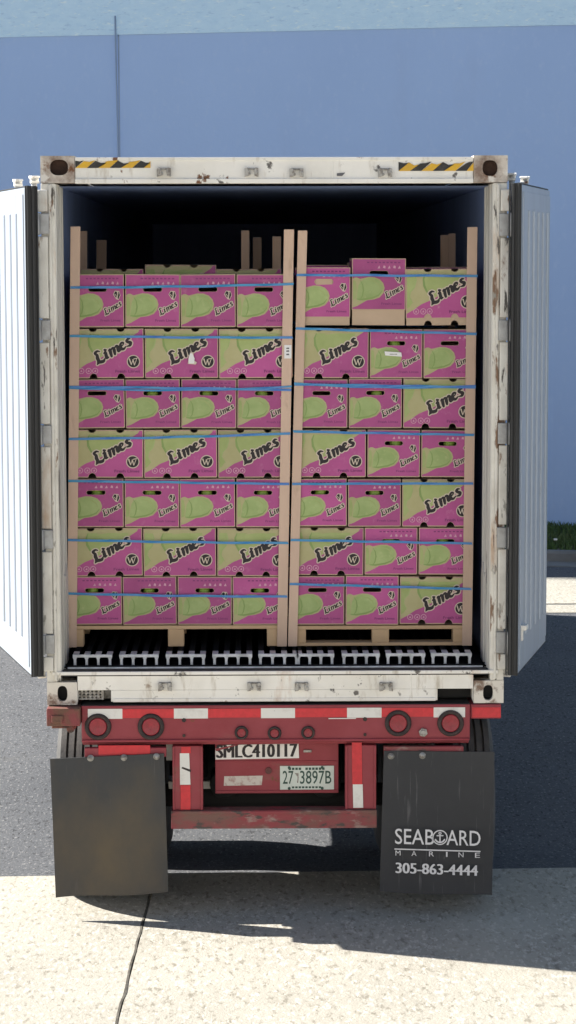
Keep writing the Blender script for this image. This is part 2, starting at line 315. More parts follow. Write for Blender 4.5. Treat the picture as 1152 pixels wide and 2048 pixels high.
# wall line: slightly turned so that its band rises to the right as in the photo
wr = U(1120,1052,z=0.0); TH = 0.0
best = None
for i in range(0, 300):
    t = R(-i*0.06); dx, dy = math.cos(t), math.sin(t)
    def hit(px, py):
        d = RX*((px-576)/F)+UP*(-(py-1024)/F)+_fw; n = Vector((-dy, dx, 0)); s_ = n.dot(wr-CP)/n.dot(d); return CP+d*s_
    a, b = hit(0,75), hit(1152,50); e = abs(a.z-b.z)
    if best is None or e < best[0]: best = (e, t, (a.z+b.z)/2)
TH, ZB = best[1]*0.999, best[2]
wd = Vector((math.cos(TH), math.sin(TH), 0)); wn = Vector((math.sin(TH), -math.cos(TH), 0))     # along, towards the camera
def WP(s_, o, z): p = wr + wd*s_ + wn*o; return Vector((p.x, p.y, z))
def hitw(px, py):
    d = RX*((px-576)/F)+UP*(-(py-1024)/F)+_fw; return CP+d*(wn.dot(wr-CP)/wn.dot(d))
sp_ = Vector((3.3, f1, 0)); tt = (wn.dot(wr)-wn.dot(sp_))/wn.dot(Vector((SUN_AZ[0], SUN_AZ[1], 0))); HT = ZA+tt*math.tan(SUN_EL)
seam_s = (hitw(238,200)-wr).dot(wd)
wall = empty('warehouse_wall', WP(0,0,-.12), 'tall blue-grey stucco building wall with paler rough band along its top', 'wall')
mb = MB()
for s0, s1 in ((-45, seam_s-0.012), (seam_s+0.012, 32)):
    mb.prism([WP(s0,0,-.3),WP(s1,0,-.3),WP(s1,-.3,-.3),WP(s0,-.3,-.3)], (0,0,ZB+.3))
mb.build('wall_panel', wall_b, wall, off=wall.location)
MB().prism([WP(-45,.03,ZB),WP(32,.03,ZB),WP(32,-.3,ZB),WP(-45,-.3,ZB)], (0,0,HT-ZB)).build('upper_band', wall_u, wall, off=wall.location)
MB().prism([WP(seam_s-.02,-.05,0),WP(seam_s+.02,-.05,0),WP(seam_s+.02,-.008,0),WP(seam_s-.02,-.008,0)], (0,0,ZB-.01)).build('panel_joint', wall_joint, wall, off=wall.location)
MB().cyl(WP(seam_s+.05,.02,0.3), WP(seam_s-.03,.05,ZB+.25), .011, 8).build('conduit', wall_joint, wall, off=wall.location)
# unseen pale facade and doors, added to bounce sunlight onto the container end
fac = empty('bounce_facade', (0,-19.5,0), 'unseen cream reflector facade added behind the viewpoint to bounce sunlight on the container', 'reflector')
MB().box((-45,-20,0),(45,-19.5,9)).build('wall_panel', bounce_m, fac, off=fac.location)
for x in (-9,-3,3,9): MB().box((x-1.4,-19.499,0),(x+1.4,-19.47,3.6)).build('added_dock_door', sign_w, fac, .01, off=fac.location)
# verge, kerb
kz = U(1120,1098,z=.03); ko = (kz-wr).dot(wn)
mb = MB(); mb.face([WP(-45,.0,.0),WP(32,.0,.0),WP(32,ko,.0),WP(-45,ko,.0)]); tag(mb.build('verge_soil', soil), kind='structure')
mb = MB()
for i in range(-30, 21):
    a, b = i*1.5, i*1.5+1.485
    mb.prism([WP(a,ko,-.14),WP(a,ko,.02),WP(a,ko+.11,.02),WP(a,ko+.14,-.01),WP(a,ko+.15,-.14)], wd*(b-a), 0)
    mb.prism([WP(a,ko+.152,-.14),WP(a,ko+.152,-.105),WP(a,ko+.55,-.112),WP(a,ko+.55,-.14)], wd*(b-a), 0)
tag(mb.build('kerb', kerb_m), kind='structure')
mb = MB()
for i in range(26000):
    s_ = random.uniform(-6, 7); o_ = random.uniform(.05, ko-.03); h = random.uniform(.04,.10); w = random.uniform(.008,.018)
    a = random.uniform(0, math.pi); d = Vector((math.cos(a), math.sin(a), 0))*w; p = WP(s_, o_, .0); t = p+Vector((random.uniform(-.05,.05), random.uniform(-.05,.05), h))
    mb.face([p-d, p+d, t])
for i in range(16):
    s_ = random.uniform(-6,7); o_ = random.uniform(.2, ko-.2); p = WP(s_,o_,.09); mb.box(p-Vector((.02,.02,.01)), p+Vector((.02,.02,.01)), 1)
tag(mb.build('grass', [grass_m, sign_w], fix=False), 'strip of short green grass between the kerb and the wall', 'grass', kind='stuff')

# ------------------------------------------------------------------ shipping container
CT = Z0+2.896; HW = 1.219; LEN = 12.19
ct = empty('shipping_container', (0,0,Z0), 'weathered white refrigerated shipping container with both rear doors open and rusty corners', 'container')
def cpart(mb, name, m, bevel=0.0, parent=None, fix=True): return mb.build(name, m, parent or ct, bevel, off=ct.location, fix=fix)
zh = U(548,366,y=0).z                        # underside of the header
zs = U(548,1346,y=0).z                       # top of the sill
zc = U(548,1402,y=0).z                       # bottom of the sill
XI = 1.145
castw, casth = .178, .125
def casting(x0, x1, z0, z1, hx, hz, rx, rz, m, y0=-.006, depth=.16, hm=None):
    """corner casting with a real oval hole through its rear face"""
    mb = MB(); n = 20; ov = [(hx+rx*math.copysign(abs(math.cos(t))**.8,math.cos(t)), hz+rz*math.copysign(abs(math.sin(t))**.8,math.sin(t))) for t in [2*math.pi*i/n for i in range(n)]]
    up = [p for p in ov[0:n//2+1]]; lo = [ov[(n//2+i)%n] for i in range(n//2+1)]
    sheet(mb, [(x0,hz),(x0,z1),(x1,z1),(x1,hz)]+up, y0, 0)
    sheet(mb, [(x1,hz),(x1,z0),(x0,z0),(x0,hz)]+lo, y0, 0)
    mb.box((x0,y0,z0),(x1,y0+depth,z1), 0, skip='f')
    for i in range(n):
        a, b = ov[i], ov[(i+1)%n]; mb.face([(a[0],y0,a[1]),(b[0],y0,b[1]),(b[0],y0+.03,b[1]),(a[0],y0+.03,a[1])], 0)
    mb.box((x0+.012,y0+.06,z0+.012),(x1-.012,y0+.07,z1-.012), 1)
    return cpart(mb, 'corner_casting', [m, hm or black], fix=False)
tl, trr = U(118,335,y=0), U(980,336,y=0)
casting(-HW, -HW+castw, zh+.002, CT+.004, tl.x, tl.z, .048, .041, rusty_cast, hm=rusthole)
casting(HW-castw, HW, zh+.002, CT+.004, trr.x, trr.z, .040, .041, rusty_cast, hm=rusthole)
bl, br = U(125,1387,y=0), U(976,1385,y=0)
casting(-HW, -HW+.16, Z0, zs-.045, bl.x, bl.z, .027, .042, cast_low)
casting(HW-.16, HW, Z0, zs-.045, br.x, br.z, .027, .042, cast_low)
for sx_ in (-1, 1):
    for z0, z1 in ((Z0, Z0+.12), (CT-.12, CT)):
        mb = MB(); x = sx_*(HW-.09); mb.box((x-.09,LEN-.16,z0),(x+.09,LEN,z1)); cpart(mb, 'corner_casting', rusty_cast, .008)
# header beam: face, drip lip under it
mb = MB(); mb.box((-HW+castw+.002,0,zh),(HW-castw-.002,.12,CT-.006)); mb.box((-HW+castw+.002,-.012,zh-.002),(HW-castw-.002,0.002,zh+.022))
mb.box((-HW+castw+.002,-.004,CT-.022),(HW-castw-.002,0.002,CT-.004))
for px in (665,): p = U(px,340,y=0); mb.box((p.x-.004,-.003,zh+.024),(p.x+.004,.001,CT-.024))
header = cpart(mb, 'header_beam', white, .005)
# sill with two forklift-type recesses
s1, s2 = U(150,1390,y=0).x, U(222,1390,y=0).x; s3, s4 = U(875,1390,y=0).x, U(945,1390,y=0).x; zk = U(548,1379,y=0).z
mb = MB(); mb.box((-HW+.162,0,zk),(HW-.162,.13,zs)); mb.box((s2,0,zc),(s3,.13,zk-.0005)); mb.box((-HW+.162,0,zc),(s1,.13,zk-.0005)); mb.box((s4,0,zc),(HW-.162,.13,zk-.0005))
mb.box((-HW+.03,-.012,zs-.006),(HW-.03,.10,zs+.012)); mb.box((s2+.01,-.006,zc-.002),(s3-.01,.002,zc+.016))
for px in (822,835): p = U(px,1370,y=0); mb.box((p.x-.003,-.003,zc+.018),(p.x+.003,.001,zs-.008))
sill = cpart(mb, 'sill_beam', white, .005)
mb = MB(); mb.box((s1,.10,zc),(s2,.11,zk))
for i in range(7):
    x = s1+.008+i*(s2-s1-.05)/6.5; mb.box((x,.03,zc+.006),(x+.012,.10,zk-.002)); 
for j in range(4): mb.box((s1,.025,zc+.008+j*.016),(s2-.045,.032,zc+.014+j*.016))
cpart(mb, 'vent_grille', zinc, parent=ct)
mb = MB(); mb.box((s3,.10,zc),(s4,.11,zk)); cpart(mb, 'fork_pocket', black)
mb = MB(); mb.box((-HW+.02,.14,Z0+.002),(HW-.02,LEN-.02,zs-.06)); cpart(mb, 'underframe', black)
# rear posts
for sg in (-1, 1):
    mb = MB(); a, b = sorted((sg*HW, sg*XI)); ya = zs-.045; yb = zh
    mb.box((a,0,ya),(b,.10,yb)); a2, b2 = sorted((sg*(HW-.040), sg*(HW-.056))); mb.box((a2,-.014,ya+.01),(b2,.002,yb-.006))
    post = cpart(mb, 'rear_post', white_worn, .005)
    # jamb trim: stepped ribs inside the opening
    mb = MB()
    for (y0, y1, t) in ((.005,.035,.006),(.05,.075,.012),(.09,.10,.005),(.125,.155,.012),(.18,.19,.006),(.10,.36,.003),(.215,.235,.013),(.275,.29,.009),(.33,.36,.013)):
        a, b = sorted((sg*(XI+.002), sg*(XI-t))); mb.box((a,y0,zs+.014),(b,y1,zh-.004))
    cpart(mb, 'jamb_trim', jamb_m, .002)
    # scuffed kick plate low in the doorway
    a, b = sorted((sg*(XI+.003), sg*(XI-.018))); mb = MB(); mb.prism([(a,.20,zs+.02),(a,.34,zs+.02),(a,.34,zs+.50),(a,.28,zs+.56),(a,.20,zs+.50)], (b-a,0,0)); cpart(mb, 'kick_plate', jamb_m, .003)
# side skins, roof, front, liner
mb = MB()
for sg in (-1,1):
    a, b = sorted((sg*HW*.995, sg*(HW-.02))); mb.box((a,.102,Z0+.06),(b,LEN-.05,CT-.03))
cpart(mb, 'side_wall', white)
mb = MB(); mb.box((-HW+.022,.13,CT-.03),(HW-.022,LEN-.05,CT-.01)); cpart(mb, 'roof', white)
mb = MB(); mb.box((-HW+.01,LEN-.05,Z0+.05),(HW-.01,LEN-.02,CT-.02)); cpart(mb, 'front_wall', white)
ZF = U(548,1307,y=.14).z                     # top of the T floor
ZFB = U(548,1331,y=.13).z
mb = MB(); y0, y1, zt = .361, LEN-.4, zh-.012
mb.face([(-XI,y0,ZFB),(-XI,y1,ZFB),(-XI,y1,zt),(-XI,y0,zt)]); mb.face([(XI,y0,ZFB),(XI,y1,ZFB),(XI,y1,zt),(XI,y0,zt)])
mb.face([(-XI,.125,zt),(XI,.125,zt),(XI,y1,zt),(-XI,y1,zt)]); mb.face([(-XI,y1,ZFB),(XI,y1,ZFB),(XI,y1,zt),(-XI,y1,zt)])
cpart(mb, 'inner_liner', liner)
# floor: base plate and T-bars in groups; under-pallet shade is painted near black
mb = MB(); mb.box((-XI,.10,ZFB-.03),(XI,LEN-.4,ZFB)); mb.box((-XI+.02,.085,ZFB-.012),(XI-.02,.099,ZFB+.012)); cpart(mb, 'floor_base', [floor_shade], .003)
mb = MB(); mb.box((-XI+.03,.078,ZFB-.012),(XI-.03,.0845,ZFB+.004)); cpart(mb, 'floor_edge', alum, .002)
mb = MB(); mb.box((-XI+.002,-.004,zs+.014),(XI-.002,.086,ZFB-.034)); cpart(mb, 'door_step', gasket, .01)
groups = [(148,222),(241,315),(334,409),(427,502),(519,595),(595,666),(686,757),(774,848),(864,941)]
for a, b in groups:
    xa, xb = U(a-2.5,1312,y=.14).x, U(b+2.5,1312,y=.14).x; mb = MB(); n = 4
    for i in range(n):
        c = xa+.016+(xb-xa-.032)*i/(n-1)
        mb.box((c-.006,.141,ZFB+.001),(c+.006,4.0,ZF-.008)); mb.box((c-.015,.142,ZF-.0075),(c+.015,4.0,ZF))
    rail = cpart(mb, 'floor_rail', rail_shade, .0015)
    mb = MB(); mb.box((xa,.128,ZF-.016),(xb,.1405,ZF-.0005))
    for i in range(n): c = xa+.016+(xb-xa-.032)*i/(n-1); mb.box((c-.0155,.1408,ZF-.008),(c+.0155,.235,ZF+.0005))
    for i in range(n):
        c = xa+.012+(xb-xa-.024)*i/(n-1)
        mb.prism([(c-.012,.130,ZF-.0165),(c+.012,.130,ZF-.0165),(c+.007,.130,ZF-.028),(c+.007,.130,ZFB+.008),(c+.011,.130,ZFB+.0006),(c-.011,.130,ZFB+.0006),(c-.007,.130,ZFB+.008),(c-.007,.130,ZF-.028)], (0,.010,0))
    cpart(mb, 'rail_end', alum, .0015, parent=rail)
# lock-rod keepers on header and sill
for px, py in ((328,345),(503,345),(593,346),(770,346),(330,1373),(508,1373),(603,1373),(772,1373)):
    p = U(px,py,y=0); mb = MB()
    for sg in (-1,1):
        mb.prism([(p.x+sg*.036,0.001,p.z-.022),(p.x+sg*.036,0.001,p.z+.022),(p.x+sg*.020,0.001,p.z+.026),(p.x+sg*.012,.001,p.z+.006),(p.x+sg*.016,.001,p.z-.018)], (0,-.030,0))
    mb.box((p.x-.034,-.008,p.z+.014),(p.x+.034,.001,p.z+.024)); mb.cyl((p.x-.012,.0,p.z-.008),(p.x-.012,-.018,p.z-.008),.008,10); mb.cyl((p.x+.030,.0,p.z+.0),(p.x+.030,-.034,p.z+.0),.007,10)
    cpart(mb, 'lock_keeper', [zinc], .002)
# hazard stripe decals
def hazard(px0, px1, py0, py1, lean):
    a, b = U(px0,py1,y=0), U(px1,py0,y=0); mb = MB(); x, k_ = a.x, 0; st = (b.x-a.x)/6.6; h = b.z-a.z; y = -.0042
    def clipx(v): return min(max(v, a.x), b.x)
    sh = h*1.1*lean
    i = -2
    while a.x+i*st < b.x+st:
        x0, x1 = a.x+i*st, a.x+(i+1)*st; q = []
        for (xx, zz) in ((x0,a.z),(x1,a.z),(x1+sh,b.z),(x0+sh,b.z)): q.append((clipx(xx), zz))
        # torn upper edge
        if max(v[0] for v in q)-min(v[0] for v in q) > .004:
            tz = random.choice((0,0,.006,.014)); n_ = [q[0], q[1], (q[2][0], q[2][1]-tz), ((q[2][0]+q[3][0])/2, q[2][1]-random.uniform(0,.010)-tz), (q[3][0], q[3][1]-random.uniform(0,.012))]
            sheet(mb, n_, y, i % 2)
        i += 1
    return cpart(mb, 'hazard_stripe', [yellow, blackfilm], fix=False, parent=header)
hazard(151,301,320,336,1); hazard(797,947,323,342,1)
p = U(682,349,y=0); mb = MB(); sheet(mb, [(p.x-.022,p.z-.008),(p.x+.006,p.z-.008),(p.x+.022,p.z+.010),(p.x-.022,p.z+.006)], -.0042, 0); cpart(mb, 'header_decal', ink_grey, fix=False, parent=header)
# hinge lugs on the posts and doors
def door(sg):
    if sg < 0: e_out, e_in = U(48,372,y=-.10), U(77,366,y=-.10); zt, zb_ = U(60,370,y=-.1).z, U(60,1356,y=-.1).z; far = U(0,700,y=.69).x
    else: e_out, e_in = U(1045,366,y=-.10), U(1019,362,y=-.10); zt, zb_ = U(1030,364,y=-.1).z, U(1030,1353,y=-.1).z; far = U(1096,700,y=.93).x
    dvec = (Vector((far, .69 if sg < 0 else .93, 0))-Vector((e_out.x, -.10, 0))).normalized()   # hinge edge -> free edge
    nv = Vector((e_in.x-e_out.x, 0, 0)); nv = (nv-dvec*nv.dot(dvec)); th = nv.length; nv.normalize()     # inner face -> outer face
    O = Vector((e_out.x, -.10, zb_)); H = zt-zb_; L = 1.13
    def P(u, t, z): return O+dvec*u+nv*t+Vector((0,0,z))
    def slab(mb, u0, u1, t0, t1, z0, z1, mi=0): mb.prism([P(u0,t0,z0),P(u1,t0,z0),P(u1,t1,z0),P(u0,t1,z0)], (0,0,z1-z0), mi)
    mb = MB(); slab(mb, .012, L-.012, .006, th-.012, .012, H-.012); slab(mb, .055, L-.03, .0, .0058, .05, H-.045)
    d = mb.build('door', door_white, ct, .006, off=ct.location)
    # raised vertical ribs of the inner liner
    mb = MB()
    for i in range(5):
        u = .24+i*.185; z0, z1 = .19, H-.14
        mb.prism([P(u-.022,-.0002,z0),P(u+.022,-.0002,z0),P(u+.012,-.010,z0),P(u-.012,-.010,z0)], (0,0,z1-z0))
    mb.build('liner_rib', door_white, d, .004, off=ct.location)
    # rubber gasket lips round the leaf and black hinge-side edge
    mb = MB()
    slab(mb, 0, .0115, .004, th-.008, .004, H-.004)
    for (t0, t1, u0) in ((.012,.022,-.010),(.038,.050,-.016),(.062,.070,-.008)): slab(mb, u0, -.0003, t0, t1, .006, H-.006)
    slab(mb, .012, L-.012, .014, .030, H-.0118, H-.002); slab(mb, .012, L-.012, .010, .030, .001, .0118)
    mb.build('door_gasket', gasket, d, .003, off=ct.location)
    # locking rods on the outer face, cams standing up past the leaf
    for u in (.30, .80):
        mb = MB(); q = P(u, th+.035, 0); mb.cyl((q.x,q.y,zb_-.035),(q.x,q.y,zt+.05), .016, 12)
        for zz in (.5,1.0,1.7,2.2): qq = P(u, th-.005, zz); mb.prism([P(u-.04,th-.0125,zz),P(u+.04,th-.0125,zz),P(u+.04,th+.05,zz),P(u-.04,th+.05,zz)], (0,0,.05))
        rod = mb.build('lock_rod', galv, d, .003, off=ct.location)
        for zz, s_ in ((zt+.018, 1), (zb_-.012, -1)):
            mb = MB(); a = P(u, th+.035, 0); pts = [(-.022,0),(-.026,.012),(-.010,.014),(-.010,.026),(-.046,.030),(-.040,.040),(.030,.037),(.050,.044),(.044,.026),(.012,.024),(.014,.0)]
            mb.prism([Vector((a.x,a.y,zz))+dvec*x+Vector((0,0,s_*z))-nv*.02 for x, z in pts], nv*.045)
            mb.build('cam', white, rod, .003, off=ct.location)
    if sg > 0:
        mb = MB(); slab(mb, .075, .15, -.03, -.0003, .235, .262); slab(mb, .075, .10, -.012, -.0003, .18, .2345); mb.build('door_latch', white, d, .003, off=ct.location)
    return P
door(-1); door(1)
gaps_l = [(427,468),(640,680),(851,888),(1060,1098),(1270,1308)]
gaps_r = [(427,472),(640,681),(846,888),(1055,1096),(1264,1306)]
for sg, gaps, xa, xb in ((-1, gaps_l, 82, 98), (1, gaps_r, 1000, 1014)):
    for y0, y1 in gaps:
        p, q = U(xa,y1,y=-.03), U(xb,y0,y=-.03); mb = MB(); xo = sg*(HW+.004)
        a, b = sorted((xo, sg*(HW-.043))); mb.box((a,-.030,p.z),(b,.0,q.z)); mb.cyl((sg*(HW+.016),-.045,p.z-.004),(sg*(HW+.016),-.045,q.z+.004),.015,12)
        mb.box((min(sg*(HW+.012),sg*(HW+.05)),-.06,p.z+.012),(max(sg*(HW+.012),sg*(HW+.05)),-.035,q.z-.012))
        cpart(mb, 'hinge', galv, .003)
    # white reinforcing strips between the hinges
    ed = [375]+[v for g in gaps for v in g]+[1345]
    for i in range(0, len(ed), 2):
        p, q = U(548,ed[i+1]-4,y=-.02), U(548,ed[i]+4,y=-.02); mb = MB(); a, b = sorted((sg*(HW+.016), sg*(HW-.036))); 
        if q.z-p.z > .03: mb.box((a,-.022,p.z),(b,-.001,q.z)); cpart(mb, 'post_strip', white_worn, .006)

# ------------------------------------------------------------------ lime boxes
WW, WN, HB, DW, DN = .396, .294, .262, .290, .390         # widths of the two faces, lid height, depths
STROKES = [  # blackletter-like word, em units (x, y), stroke widths
    ([(.33,.90),(.20,1.04),(.05,.98),(.08,.84),(.13,.72),(.11,.50),(.13,.28),(.03,.10)], [.05,.10,.14,.12,.15,.18,.17,.05]),
    ([(.00,.03),(.14,.12),(.28,.06),(.42,.03),(.54,.19)], [.05,.15,.17,.15,.04]),
    ([(.52,.58),(.63,.60),(.63,.34),(.64,.14),(.76,.10)], [.05,.14,.17,.16,.05]),
    ([(.62,.82),(.70,.76)], [.11,.09]),
    ([(.82,.57),(.92,.60),(.92,.34),(.92,.05)], [.05,.14,.17,.13]),
    ([(.95,.46),(1.06,.62),(1.15,.54),(1.15,.34),(1.14,.06)], [.04,.09,.15,.17,.12]),
    ([(1.18,.46),(1.29,.62),(1.38,.54),(1.38,.32),(1.39,.14),(1.52,.10)], [.04,.09,.15,.17,.15,.05]),
    ([(1.56,.33),(1.72,.42),(1.76,.56),(1.64,.62),(1.55,.44),(1.57,.20),(1.70,.07),(1.88,.18)], [.05,.06,.10,.10,.15,.17,.12,.04]),
    ([(2.20,.56),(2.08,.64),(1.98,.54),(2.06,.38),(2.17,.24),(2.10,.08),(1.92,.12)], [.05,.11,.15,.15,.16,.13,.05])]
def smooth(pts, w, k=4):
    P, Q, n = [], [], len(pts)
    for i in range(n-1):
        p0, p1, p2, p3 = (Vector(pts[max(i-1,0)]), Vector(pts[i]), Vector(pts[i+1]), Vector(pts[min(i+2,n-1)]))
        for q in range(k):
            t = q/k; P.append(.5*((2*p1)+(p2-p0)*t+(2*p0-5*p1+4*p2-p3)*t*t+(3*p1-p0-3*p2+p3)*t**3)); Q.append(w[i]+(w[i+1]-w[i])*t)
    return P+[Vector(pts[-1])], Q+[w[-1]]
SM = [smooth(*st) for st in STROKES]
def word(mb, ox, oz, em, ang, yo, outline, core=BLK, xs=1.38, fat=1.55):
    c, s_ = math.cos(R(ang)), math.sin(R(ang))
    T = lambda p: (ox+em*(p[0]*xs*c-p[1]*s_*.45), oz+em*(p[0]*xs*s_+p[1]*c))
    union(mb, [([T(p) for p in pts], [v*em*fat for v in w]) for pts, w in SM], [(outline, yo, CRM), (0, yo-.0007, core)], em*.035)
def logo(mb, cx, cz, r, y):
    sheet(mb, arc(cx,cz,r*1.16,r*1.16,0,345,22), y, CRM); sheet(mb, arc(cx,cz,r,r,0,345,22), y-.0005, BLK)
    W_ = [([(-.70,.45),(-.38,-.52)], 1), ([(-.38,-.52),(-.08,.30)], .6), ([(-.08,.30),(.18,-.60)], 1), ([(.18,-.60),(.62,.55)], .6), ([(.10,.45),(.75,.62)], .7)]
    union(mb, [([(cx+r*x, cz+r*z) for x, z in pts], [r*.22*f, r*.14*f]) for pts, f in W_], [(0, y-.001, CRM)], r*.06)
def lid_shell(mb, w, d, h):
    x = w/2
    for q in ([(-x,0,0),(-x,d,0),(-x,d,h),(-x,0,h)], [(x,0,0),(x,d,0),(x,d,h),(x,0,h)], [(-x,d,0),(x,d,0),(x,d,h),(-x,d,h)], [(-x,0,h),(x,0,h),(x,d,h),(-x,d,h)]): mb.face(q, CARD)
    for q in ([(-x-.0008,.012,.012),(-x-.0008,d-.012,.012),(-x-.0008,d-.012,h-.012),(-x-.0008,.012,h-.012)], [(x+.0008,.012,.012),(x+.0008,d-.012,.012),(x+.0008,d-.012,h-.012),(x+.0008,.012,h-.012)]): mb.face(q, MAG)
NR = .021
def notch_rect(w, h, m=0.0, r=NR):
    """rectangle with two half-round notches in its bottom and top edge, inset m"""
    x, us = w/2-m, (-.19*w, .19*w); pts = [(-x, m)]
    for u in us: pts += arc(u, 0, r, r*1.15, 180, 0, 8)[0:] if m == 0 else [(u+(r+.001)*math.cos(R(180-180*i/8)), max(m, (r*1.15+.001)*math.sin(R(180-180*i/8)))) for i in range(9)]
    pts += [(x, m), (x, h-m)]
    for u in us[::-1]: pts += [(u+(r+.001*(m>0))*math.cos(R(-180*i/8)), min(h-m, h+(r*.75+.001*(m>0))*math.sin(R(-180*i/8)))) for i in range(9)]
    pts += [(-x, h-m)]
    return pts
def wide_lid():
    mb = MB(); w, h = WW, HB; lid_shell(mb, w, DW, h)
    sheet(mb, notch_rect(w, h), 0, CARD); sheet(mb, notch_rect(w, h, .004), -.0006, MAG)
    X = lambda u: (u-.5)*w
    Z = lambda v: v*h
    top = []
    for u in (.69, .31): top += [(X(u)+(NR+.001)*math.cos(R(-180*i/8)), min(h-.005, h+(NR*.75+.001)*math.sin(R(-180*i/8)))) for i in range(9)]
    # unprinted upper-left half with a ragged diagonal edge
    diag = [(X(.012),Z(.10)),(X(.10),Z(.17)),(X(.22),Z(.29)),(X(.40),Z(.40)),(X(.60),Z(.58)),(X(.80),Z(.80)),(X(.93),Z(.93)),(X(.95),h-.005)]
    sheet(mb, diag+top+[(X(.012),h-.005)], -.0012, TAN)
    # big lime at right, slice at left
    big = [(X(u),Z(v)) for u, v in ((.27,.90),(.245,.80),(.255,.66),(.29,.55),(.345,.48),(.40,.43),(.55,.55),(.70,.70),(.80,.82),(.82,.90))]
    sheet(mb, big, -.0018, PGR)
    ribbon(mb, [(X(u),Z(v)) for u, v in ((.275,.90),(.25,.80),(.26,.66),(.30,.54),(.36,.46))], [.004,.010,.013,.010,.003], -.0022, DGR)
    sheet(mb, [(X(u),Z(v)) for u, v in ((.015,.90),(.13,.90),(.145,.78),(.12,.64),(.07,.54),(.05,.44),(.09,.32),(.055,.24),(.015,.20))], -.0018, PGR)
    ribbon(mb, [(X(u),Z(v)) for u, v in ((.13,.90),(.148,.78),(.12,.63),(.065,.54),(.05,.44),(.10,.31))], [.003,.006,.006,.005,.005,.003], -.0022, GRN)
    ribbon(mb, [(X(u),Z(v)) for u, v in ((.40,.88),(.56,.92),(.72,.90))], [.004,.008,.004], -.0022, TAN)
    word(mb, X(.365), Z(.265), .071, 29, -.0026, .0056)
    logo(mb, X(.86), Z(.33), .031, -.0020)
    for i, u in enumerate((.145,.245,.335)):
        cx, cz, r = X(u), Z(.145), .0145; ring = arc(cx,cz,r,r,0,360,16)
        ribbon(mb, ring, .0035, -.0020, PNK)
        sheet(mb, [(cx-.006,cz-.005),(cx+.006,cz-.005),(cx+.001*i,cz+.007)], -.0020, PNK)
    add_text(mb, 'Fresh Limes', (X(.61),-.0020,Z(.105)), (1,0,0), (0,0,1), w*.34, .015, PUR, bold=.02)
    me = bpy.data.meshes.new('wide_lid'); mb.bm.to_mesh(me); mb.bm.free(); [me.materials.append(m) for m in INKS]; return me
def hole_halves(mb, w, h, m, y, mi, hz, hw, hh, hole=True):
    x = w/2-m; n = 6
    L_ = [(-hw+hh*math.cos(R(a)), hz+hh*math.sin(R(a))) for a in [180-90*i/n for i in range(n+1)]]; Rr = [(-p[0], p[1]) for p in L_[::-1]]
    up = L_+Rr; dn = [(p[0], 2*hz-p[1]) for p in up]
    sheet(mb, [(-x,hz)]+up+[(x,hz),(x,h-m),(-x,h-m)], y, mi); sheet(mb, [(-x,hz)]+dn+[(x,hz),(x,m),(-x,m)], y, mi)
HZ, HHW, HHH = .715*HB, .039, .0115
